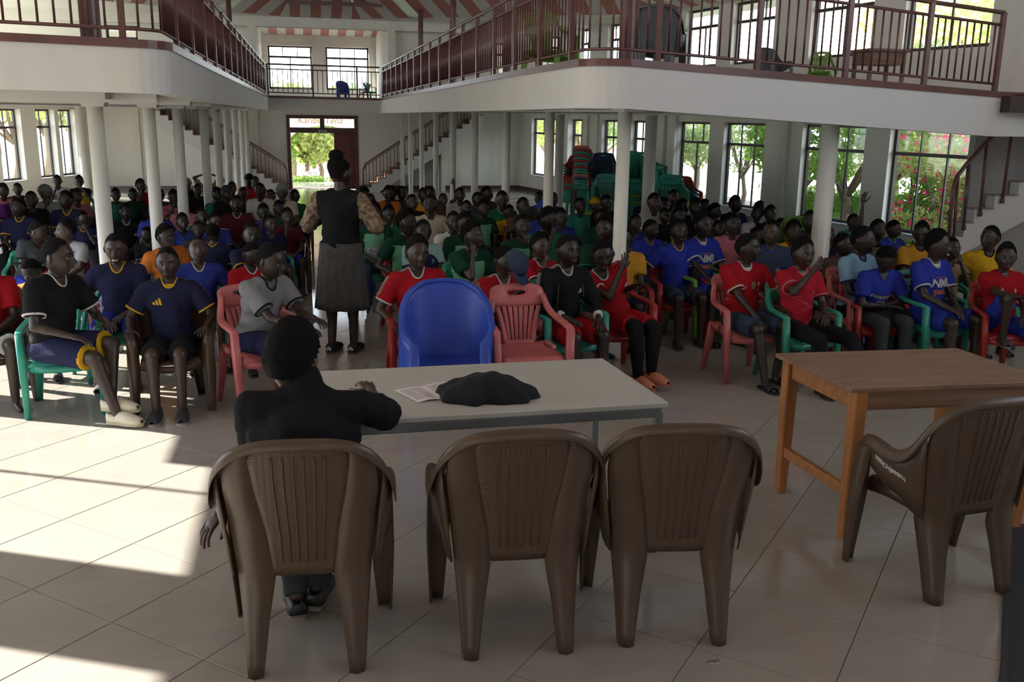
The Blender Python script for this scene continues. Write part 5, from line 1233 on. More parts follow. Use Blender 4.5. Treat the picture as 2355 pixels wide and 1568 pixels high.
def sleeve_strips(fig,root,col,k=0,n=3,side=1):
    V,F=fig['shirt']; bvh=BVHTree.FromPolygons([Vector(v) for v in V],[tuple(q) for q in F]); J=fig['J']; 
    for kk in ((0,1) if k is None else (k,)):
        s=J['sh'][kk]; e=J['el'][kk]; nk=J['neck']; L=J['sleeve']
        for i in range(n):
            mb=MB(); pts=[]; off=(i-(n-1)/2)*.016
            for t in np.linspace(0,1,14):
                p=(nk+(s-nk)*(.35+.65*t*2)) if t<.5 else s+(e-s)*((t-.5)*2*min(L,.27)/.275*.95)
                up=Vector((0,0,1)) if t<.4 else (J['Rl']@Vector(((1,-1)[kk],0,.4+.0*t))).normalized()
                q=p+Vector((0,1,0))*off-Vector((0,.012,0)); h=bvh.ray_cast(q+up*.3,-up)
                pts.append((h[0]+up*.003) if h[0] is not None else None)
            pp=[q for q in pts if q is not None]
            if len(pp)>2: 
                for a,b in zip(pp,pp[1:]):
                    if (b-a).length<.06: y=Vector((0,.0045,0)); mb.add([a-y,b-y,b+y,a+y],[(0,1,2,3)])
                mb.build('shirt_stripe',cl(C_[col]),root)
def txt(t,size,it=0,b=.001): 
    V,F=text_mesh(t,size,it,b); return [(v[0],v[1]) for v in V],F
def cap_mb(brim=True,hat=False):
    mb=MB(); v=[];n=20
    for i in range(7):
        t=PI/2*i/6; 
        for j in range(n): a=2*PI*j/n; v.append((.085*math.cos(t)*math.sin(a),-.104*math.cos(t)*math.cos(a)+.004,.03+.098*math.sin(t)))
    mb.add(v,[(i*n+j,i*n+(j+1)%n,(i+1)*n+(j+1)%n,(i+1)*n+j) for i in range(6) for j in range(n)])
    if brim:
        v=[]
        for i in range(4):
            for j in range(9): a=-1.0+2.0*j/8; r=1+.62*i/3; v.append((.085*math.sin(a)*(1+.12*i/3),-.104*math.cos(a)*r+.004,.032-.012*i/3-.008*abs(a)*i/3))
        mb.add(v,[(i*9+j,i*9+j+1,(i+1)*9+j+1,(i+1)*9+j) for i in range(3) for j in range(8)])
    if hat:
        v=[]
        for i in range(4):
            for j in range(n): a=2*PI*j/n; r=1+.6*i/3; v.append((.085*r*math.sin(a),-.104*r*math.cos(a),.035-.03*i/3))
        mb.add(v,[(i*n+j,i*n+(j+1)%n,(i+1)*n+(j+1)%n,(i+1)*n+j) for i in range(3) for j in range(n)])
    return mb
CAPME={}
def add_cap(fig,root,col,kind='cap'):
    if kind not in CAPME: CAPME[kind]=bake(cap_mb(kind=='cap',kind=='hat'),cl(C_['black']),'cap',.003)
    o=link('cap' if kind!='hat' else 'sun_hat',CAPME[kind],root); J=fig['J']; o.matrix_local=Matrix.Translation(J['head'])@J['Rh'].to_4x4()@Matrix.Rotation(-.12 if kind=='cap' else 0,4,'X')@Matrix.Scale(J['hs'],4); setm(o,[cl(C_[col])]); return o
def setm(o,ms):
    for i,m in enumerate(ms): o.material_slots[i].link='OBJECT'; o.material_slots[i].material=m
FWD=Vector(AX[2])
def solve(top,px,py,hp,rz,smin=.72,smax=1.08,hs=1.17):
    def st_(s):
        P=bz(px,py,top.z*s); return P,FPX*.232*hs*s/max((P-Vector(CO)).dot(FWD),.1)
    lo,hi=smin,smax
    for _ in range(30):
        m=(lo+hi)/2
        if st_(m)[1]<hp: lo=m
        else: hi=m
    s=(lo+hi)/2; P,_=st_(s); R_=Matrix.Rotation(rz,3,'Z'); o=R_@Vector((top.x,top.y,0))*s; return s,P.x-o.x,P.y-o.y
USED=set()
def uniq(l):
    assert l not in USED,l
    USED.add(l); return l
def person(desc,fig,px,py,hp,rz,shirt,trim,c2,pant,ptrim=None,skin=1,chair=('B','green'),crz=None,shoes=None,smin=.75,smax=1.08,group=None,pos=None,chs=1.0,cdy=0):
    J=fig['J']
    if pos: s,x,y=pos
    else: s,x,y=solve(J['top'],px,py,hp,rz,smin,smax)
    r=empty('person',(x,y,0),rz,s); tag(r,uniq(desc),'person',group)
    for n,me in assemble(fig,'p',shirt,trim,c2,pant,ptrim,skin): link(n,me,r)
    if shoes:
        for k,(a,fd) in enumerate(J['foot']): shoe(shoes[0],shoes[1],shoes[2],r,a,fd)
    if chair:
        c=(chair_a if chair[0]=='A' else chair_b if chair[0]=='B' else tub_chair)(chair[1]); cz=rz if crz is None else crz; put(c,x,y+cdy,cz,0,s*chs)
        tag(c,uniq('%s armchair of the %s'%(chair[1],' '.join(desc.split(',')[0].split()[:12]))),'chair')
        r['_c']=c.name
    r['_s']=s
    return r
Z3=lambda x,y,z:(x,y,z)
# ---------------------------------------------------------------- the big figures
# teacher standing in the aisle
f=figure(hs=1.04,arm_t=((.17,-.24,1.10),(-.20,-.22,1.12)),stand=True,yaw=-.55,pitch=.15,hair='short',vox=.011,hi=True,sleeve=.30,pants='none',shirt_len=.12,build=1.02)
hd=bz(775,810,0); tr=empty('person',(.29,7.98,0),2.75,1.02); tag(tr,uniq('standing woman in black vest and grey skirt in the aisle, hair in a bun'),'person')
V,F=f['shirt']; C=np.array([V[list(q)].mean(0) for q in F]); J=f['J']; m=np.zeros(len(F),int)
for k in (0,1): 
    s_=np.array(J['sh'][k]); m[np.abs(C[:,0])>.175]=1
f['smat']=list(m); f['trim']=0
C_['floral']=(.05,.03,.025)
FLO=mat('floral_blouse',(.05,.03,.02),.8,0,1,col2=(.30,.2,.12),vscale=30)
for n,me in assemble(f,'t','black','floral','black','grey'): 
    o=link(n,me,tr)
    if n=='shirt': o.name='vest'; setm(o,[cl(C_['black']),FLO,cl(C_['black']),skinmat(1)])
mb=MB(); v=[];n=64
for i in range(9):
    t=i/8; z=.93-.55*t
    for j in range(n): a=2*PI*j/n; r=(.155+.045*t)*(1+.05*t*math.cos(a*16)); v.append((r*1.12*math.cos(a),r*.86*math.sin(a)+.0,z))
mb.add(v,[(i*n+j,i*n+(j+1)%n,(i+1)*n+(j+1)%n,(i+1)*n+j) for i in range(8) for j in range(n)])
mb.build('skirt',mat('grey_pleated_skirt',(.062,.055,.05),.85,.4,60,var=.3,vscale=25),tr,smooth=True,solid=.004)
mb=MB(); mb.ball(J['head']+J['Rh']@Vector((0,.055,.135)),(.062,.062,.05),seg=14,rings=9); mb.ball(J['head']+J['Rh']@Vector((0,.035,.05)),(.083,.085,.085),seg=14,rings=9); mb.build('hair_bun',HAIRM,tr,smooth=True)
for a,fd in J['foot']:
    sh_=shoe('sneaker',(.015,.015,.015),(.12,.07,.04),tr,a,Vector((fd.x*.3,fd.y,0))); mb=MB()
    for k in range(3): mb.tube([(.044,-.03-.02*k,.03),(.034,-.015-.02*k,.07)],.004,5)
    mb.tube([(-.02,.085,.04),(0,.09,.06),(.02,.085,.04)],.012,6); mb.build('shoe_stripe',mat('shoe_white',(.55,.53,.5),.5),sh_)
# person in the foreground, back to the camera
x,y=ch1.location.x,ch1.location.y; prz=ch1.rotation_euler.z
def loc(px,py,Y,root,rz,s): 
    q=by(px,py,Y)-Vector((root[0],root[1],0)); return Matrix.Rotation(-rz,3,'Z')@q/s
rt_=(x-.01,y+.07)
hd=loc(668,798,3.62,rt_,prz,1.0)
f=figure(arm_t=(tuple(loc(507,1175,3.55,rt_,prz,1.0)),tuple(loc(852,898,3.98,rt_,prz,1.0))),elb=[(.05,-.3,-1),(-.8,.0,-.7)],lean=.36,turtle=1,side=-.02,yaw=-.45,pitch=.15,hair='afro',hs=1.22,vox=.0115,hi=True,sleeve=.50,pants='long',build=1.06,
   legs=[((.13,-.38,.50),(.06,-.16,.075)),((-.13,-.40,.50),(-.02,-.20,.09))])
dd=hd-f['J']['head']; print('fg head off',dd)
f=figure(arm_t=(tuple(loc(507,1175,3.55,rt_,prz,1.0)),tuple(loc(852,898,3.98,rt_,prz,1.0))),elb=[(.05,-.3,-1),(-.8,.0,-.7)],lean=.36,turtle=1,side=-.02,yaw=-.45,pitch=.15,hair='afro',hs=1.22,vox=.0115,hi=True,sleeve=.42,pants='long',build=1.22,headoff=tuple(dd*.9-Vector((0,0,.05))),
   legs=[((.13,-.38,.50),(.06,-.16,.075)),((-.13,-.40,.50),(-.02,-.20,.09))])
f['trim']=0; f['smat']=trim_shirt(f,skin=0)
r=empty('person',(rt_[0],rt_[1],0),prz,1.0); tag(r,uniq('person in black sweater seen from behind, seated at the white table'),'person')
for n,me in assemble(f,'f','black','black','black','dkgrey',skin=2): link('sweater' if n=='shirt' else ('trousers' if n=='shorts' else n),me,r)
MATS['cloth_0.012_0.012_0.014']
for a,fd in f['J']['foot']: shoe('shoe',(.03,.03,.03),(.28,.22,.14),r,a,Vector((fd.x,fd.y,0)))
PERS={}
# front row, left to right
fig=figure(arm_t=((.17,-.30,.66),(-.12,-.28,.62)),lean=.12,side=.06,yaw=.35,pitch=.05,hair='shaved',vox=.0115,hi=True,knee=.1,legs=[((.16,-.34,.52),(.02,-.44,.16)),((-.04,-.38,.46),(-.02,-.52,.085))])
r=person('boy in black polo sitting sideways, sunlit shin and cream clogs, far left front',fig,128,545,92,.95,'black','white','black','navy','yellow',1,('B','teal'),.12,('clog',(.62,.56,.42),(.5,.42,.28)),smin=.8,smax=1.1,cdy=.17,chs=.95); PERS['polo']=r
fig=figure(arms='rest',lean=-.06,yaw=-.02,pitch=.03,hair='shaved',vox=.0115,hi=True,knee=.10,curl=.25)
fig['smat']=trim_shirt(fig,inner=1)
r=person('boy in navy jersey with yellow collar sitting upright, centre of the left front row',fig,383,566,80,.0,'navy','yellow','navy','black',None,1,('A','brown'),.05,('sneaker',(.03,.03,.035),(.35,.3,.25)),smin=.75,smax=1.08); PERS['navy']=r
decal(fig,r,[(*shp_tri(.045),'yellow',-.085,.33,0)]); sleeve_strips(fig,r,'yellow',None,1)
fig=figure(arm_t=((.08,-.52,.70),(-.03,-.50,.66)),lean=.35,yaw=.25,pitch=.25,hair='short',vox=.0115,hi=True,knee=.10,elb=[(.3,0,-1),(-.3,0,-1)],build=.95)
r=person('boy in grey shirt and blue shorts leaning forward on a pink chair, beside the teacher',fig,628,558,88,.75,'grey','black','black','navy','yellow',0,('B','pink'),.45,('sneaker',(.3,.03,.03),(.1,.3,.1)),smin=.8,smax=1.1); PERS['grey']=r
fig=figure(arm_t=((.34,-.02,.72),(-.24,-.18,.60)),lean=.04,side=-.05,yaw=.12,pitch=.12,hair='high',vox=.0115,hi=True)
r=person('boy in red jersey with white trim frowning, behind the blue tub chair',fig,960,543,80,.08,'red','white','red','black',None,1,('B','red'),None,None); PERS['red1']=r
decal(fig,r,[(*shp_tri(.032),'white',-.075,.30,0),(*ringpoly(.018,.026),'white',.07,.33,0),(*disc(.013),'ltgrey',.07,.33,0)]); sleeve_strips(fig,r,'white',1,3)
fig=figure(arm_t=((.10,-.26,.88),(.02,-.30,.87)),lean=.22,side=-.05,yaw=.25,pitch=.25,hair='short',vox=.0115,hi=True,elb=[(.5,.1,-1),(-.5,.1,-1)])
r=person('boy in red jersey holding a navy cap to his face, behind the empty pink chair',fig,1165,566,74,.15,'red','white','red','navy',None,1,('B','pink'),None,None); PERS['red2']=r
sleeve_strips(fig,r,'white',1,3); decal(fig,r,[(*shp_tri(.03),'white',-.06,.27,0)])
mb=cap_mb(); o=mb.build('cap',cl(C_['denim']),None,smooth=True,solid=.003); o.matrix_world=Matrix.Translation(by(1180,612,r.location.y-.36*r['_s']))@Matrix.Rotation(.7,4,'Z')@Matrix.Rotation(.95,4,'X'); tag(o,'navy baseball cap held up before a boy\'s face in the front row','cap')
fig=figure(arm_t=((.13,-.33,.62),(-.14,-.28,.64)),lean=.06,yaw=.12,pitch=.02,hair='shaved',vox=.0115,hi=True,sleeve=.48)
fig['smat']=trim_shirt(fig)
r=person('boy in black tracksuit top with white piping and red shorts, front row',fig,1305,538,78,.25,'black','white','black','red',None,0,('B','teal'),None,('shoe',(.03,.03,.03),(.1,.1,.1))); PERS['track']=r
decal(fig,r,[(*shp_tri(.03),'white',.09,.31,0),(*rect(-.105,-.101,-.02,.36),'tan',0,.0,0),(*rect(.125,.129,-.02,.36),'tan',0,.0,0)]); sleeve_strips(fig,r,'white',None,3)
fig=figure(arm_t=((.10,-.18,.80),(-.10,-.27,.96)),lean=.30,side=-.42,yaw=-.25,pitch=.30,roll=-.15,hair='short',vox=.0115,hi=True,sleeve=.17,elb=[(.5,0,-1),(-.2,-.3,-1)],legs=[((.17,-.38,.47),(.10,-.50,.12)),((-.02,-.42,.50),(.0,-.46,.085))])
fig['long']=1
r=person('boy in red jersey and black leggings slumped sideways with hand at mouth, orange clogs',fig,1385,552,76,.15,'red','white','red','red',None,0,('B','red'),None,('clog',(.50,.17,.09),(.35,.12,.07))); PERS['slump']=r
J=fig['J']; mb=MB()
for k in (0,1):
    h=J['hp']+Vector(((.088,-.088)[k],0,-.01)); h2=h+(J['kn'][k]-h)*.55; mb.tube([h2,J['kn'][k]],[.083,.066],14); mb.ball(J['kn'][k],.066,seg=14,rings=8); mb.tube([J['kn'][k],J['kn'][k]+(J['an'][k]-J['kn'][k])*.4,J['an'][k]],[.064,.064,.040],14)
mb.build('leggings',cl(C_['black']),r,smooth=True); sleeve_strips(fig,r,'white',0,3)
fig=figure(arm_t=((.24,-.24,.64),(-.02,-.33,.54)),lean=.0,yaw=.65,pitch=.0,hair='shaved',vox=.0115,hi=True,elb=[None,(-.5,.1,-1)],knee=.15,legs=[((.20,-.38,.50),(.15,-.36,.08)),((-.08,-.41,.50),(-.03,-.50,.075))])
fig['smat']=trim_shirt(fig,inner=1)
r=person('young man in red football jersey looking right on a pink chair, black sandals',fig,1720,535,72,.05,'red','white','red','denim',None,0,('B','pink'),.05,('slide',(.02,.02,.02),(.02,.02,.02)),smax=1.12); PERS['red3']=r
decal(fig,r,[(*shp_swoosh(.034),'white',-.055,.30,.15),(*disc(.034,.75),'tan',.03,.315,0),(*shp_bird(.026),'white',.095,.32,0),(*rect(-.014,.014,-.018,-.012),'white',.095,.285,0)])
decal(fig,r,[(*rect(-.02,.02,-.003,.003),'skyw',-.2,.20,0)])
fig=figure(arm_t=((.06,-.28,.64),(-.04,-.20,1.02)),lean=-.02,side=.02,yaw=.0,pitch=.05,hair='high',vox=.0115,hi=True,elb=[None,(-.7,-.3,-.8)],pants='long',knee=.14,legs=[((.22,-.44,.46),(.30,-.72,.08)),((-.12,-.46,.48),(-.06,-.48,.08))])
fig['long']=1; fig['smat']=trim_shirt(fig,inner=1)
r=person('young man in rose red jersey with fist at his nose, black trousers, right front row',fig,1850,548,72,.12,'red2','pink','red2','black',None,1,('B','green'),None,('slide',(.02,.02,.03),(.02,.02,.02)),smax=1.12); PERS['fist']=r
decal(fig,r,[(*shp_swoosh(.02),'pink',-.06,.27,.15),(*shp_bird(.026),'pink',.075,.29,0),(*txt('LFC',.02),'pink',.075,.25,0),(*rect(-.002,.002,-.12,.12),'pink',.0,.2,1.1),(*rect(-.002,.002,-.09,.09),'pink',.06,.16,.9)])
o=MB(); o.box((-.035,-.004,-.0),(.035,.004,.016)); ph=o.build('mobile_phone',mat('phone_black',(.02,.02,.03),.2),None,bevel=.002); wl_=Matrix.Rotation(.12,3,'Z')@(fig['J']['wr'][0]*r['_s']+Vector((.0,-.075,.02))); ph.location=(r.location.x+wl_.x,r.location.y+wl_.y,wl_.z); tag(ph,'dark mobile phone held by the young man in the rose red jersey','phone')
fig=figure(arm_t=((.05,-.26,.66),(-.0,-.28,.64)),lean=.38,side=.0,yaw=-.1,pitch=.75,hair='short',vox=.0115,hi=True,pants='long',elb=[(.8,.1,-.6),(-.9,.1,-.5)],curl=.2)
fig['long']=1
r=person('young man in blue cup tee shirt with head bowed on a red chair',fig,2052,573,66,.05,'royal','royal','royal','dkgrey',None,0,('B','red'),None,('shoe',(.03,.03,.03),(.1,.1,.1)),smax=1.12); PERS['bow']=r
decal(fig,r,[(*txt('MWANTONA',.046,0,.0018),'white',.01,.27,-.12),(*txt('CUP',.046,0,.0018),'white',.0,.215,-.12)]); sleeve_strips(fig,r,'white',0,3)
fig=figure(arm_t=((.03,-.27,.62),(-.14,-.34,.62)),lean=.05,yaw=.45,pitch=.08,hair='high',vox=.0115,hi=True,knee=.16,smile=1)
fig['smat']=trim_shirt(fig,inner=1)
r=person('young man in blue sponsor jersey smiling to the right, second seat from the right edge',fig,2160,530,70,.25,'royal','white','royal','royal',None,1,('B','teal'),None,('shoe',(.03,.03,.03),(.1,.1,.1)),smax=1.1); PERS['nmb2']=r
NMB=lambda dx=0,dz=0:[(*txt('NMB',.098,.15,.004),'white',dx,.30+dz,0),(*txt('pesa',.086,.0,.0025),'orange',dx,.228+dz,0),(*rect(-.07,.09,-.002,.003),'orange',dx,.353+dz,0),(*ringpoly(.012,.020,14),'white',dx+.115,.245+dz,0)]
decal(fig,r,NMB(.01))
fig=figure(arm_t=((.05,-.28,.62),(-.12,-.42,.84)),lean=-.04,yaw=-.35,pitch=.05,hair='high',vox=.0115,hi=True,legs=[((.20,-.40,.47),(.16,-.44,.08)),((-.16,-.34,.80),(-.12,-.28,.44))],smile=0)
r=person('young man in bright red jersey with raised knee at the right frame edge',fig,2318,560,66,-.15,'red','red','red','royal',None,1,('B','red'),None,('shoe',(.03,.03,.03),(.1,.1,.1)),smax=1.1); PERS['bwin']=r
decal(fig,r,[(*txt('bwin',.12,.25,.004),'white',-.01,.19,-.05),(*shp_tri(.034),'white',-.07,.33,0),(*disc(.02,.8),'ltgrey',.08,.32,0),(*ringpoly(.015,.018,14,.8),'gold',.08,.32,0)])
fig=figure(arm_t=((.10,-.28,.62),(-.10,-.40,.58)),lean=.0,yaw=.15,pitch=.03,hair='high',vox=.011,hi=True,knee=.13)
fig['smat']=trim_shirt(fig,inner=1)
r=person('young man in blue sponsor jersey and striped blue shorts on the lime chair',fig,1617,488,62,.2,'royal','white','royal','royal','royal',0,('B','lime'),.35,('slide',(.02,.02,.02),(.02,.02,.02)),smax=1.15); PERS['nmb1']=r
decal(fig,r,NMB(.01)); 
fig=figure(arms='lap',lean=.1,yaw=.2,hair='short',vox=.012,hi=True)
r=person('boy in red at the left frame edge, only his body in view',fig,-48,560,80,.3,'red','red','red','black','white',1,('A','brown'),None,None); PERS['edge']=r
# ---------------------------------------------------------------- the crowd
CF={}
CPOS=[(o.location.x,o.location.y) for o in bpy.data.objects if o.parent is None and o.name.startswith('column')]
def cfig(arms,yaw,pitch,hair,lean,side,pants,sleeve,smile=0):
    yaw=round(yaw/.45)*.45; pitch=round(pitch/.2)*.2; lean=round(lean/.12)*.12; side=round(side/.15)*.15
    key=(arms,yaw,pitch,hair,lean,side,pants,sleeve,smile)
    if key not in CF:
        f=figure(arms=arms,yaw=yaw,pitch=pitch,hair=hair,lean=lean,side=side,pants=pants,sleeve=sleeve,vox=.018,smile=smile); f['yoke']=None; L={}
        L['body']=f['body'].mesh('body',[skinmat(1),EYEW,IRIS,LIP,TEETH],True); L['hair']=f['hair'].mesh('hair',HAIRM,True) if f['hair'].f else None
        for yk in (0,1):
            mb=MB(); mb.add(*f['shirt']); mb.m=trim_shirt(f,yoke=yk,sleevecol=yk); L['shirt%d'%yk]=mb.mesh('shirt',[cl(C_['white'])]*3+[skinmat(1)],True)
        L['trim']=[(nm,q.mesh(nm,[cl(C_['white'])],True)) for nm,q in trim_mb(f)]
        mb=MB(); mb.add(*f['pant']); L['pant']=mb.mesh('shorts',[cl(C_['navy'])],True); CF[key]=(f,L)
    return CF[key]
CHC=['green','red','green','pink','teal','green','maroon','teal','brown','green','red','blue']
def bens(z=.2): return [(*disc(.060,1.75),'ltgrey',0,z,0),(*ringpoly(.051,.055,20,1.8),'dkgreen',0,z,0),(*txt('Bens',.072,.15,.002),'dkgreen',0,z-.002,0)]
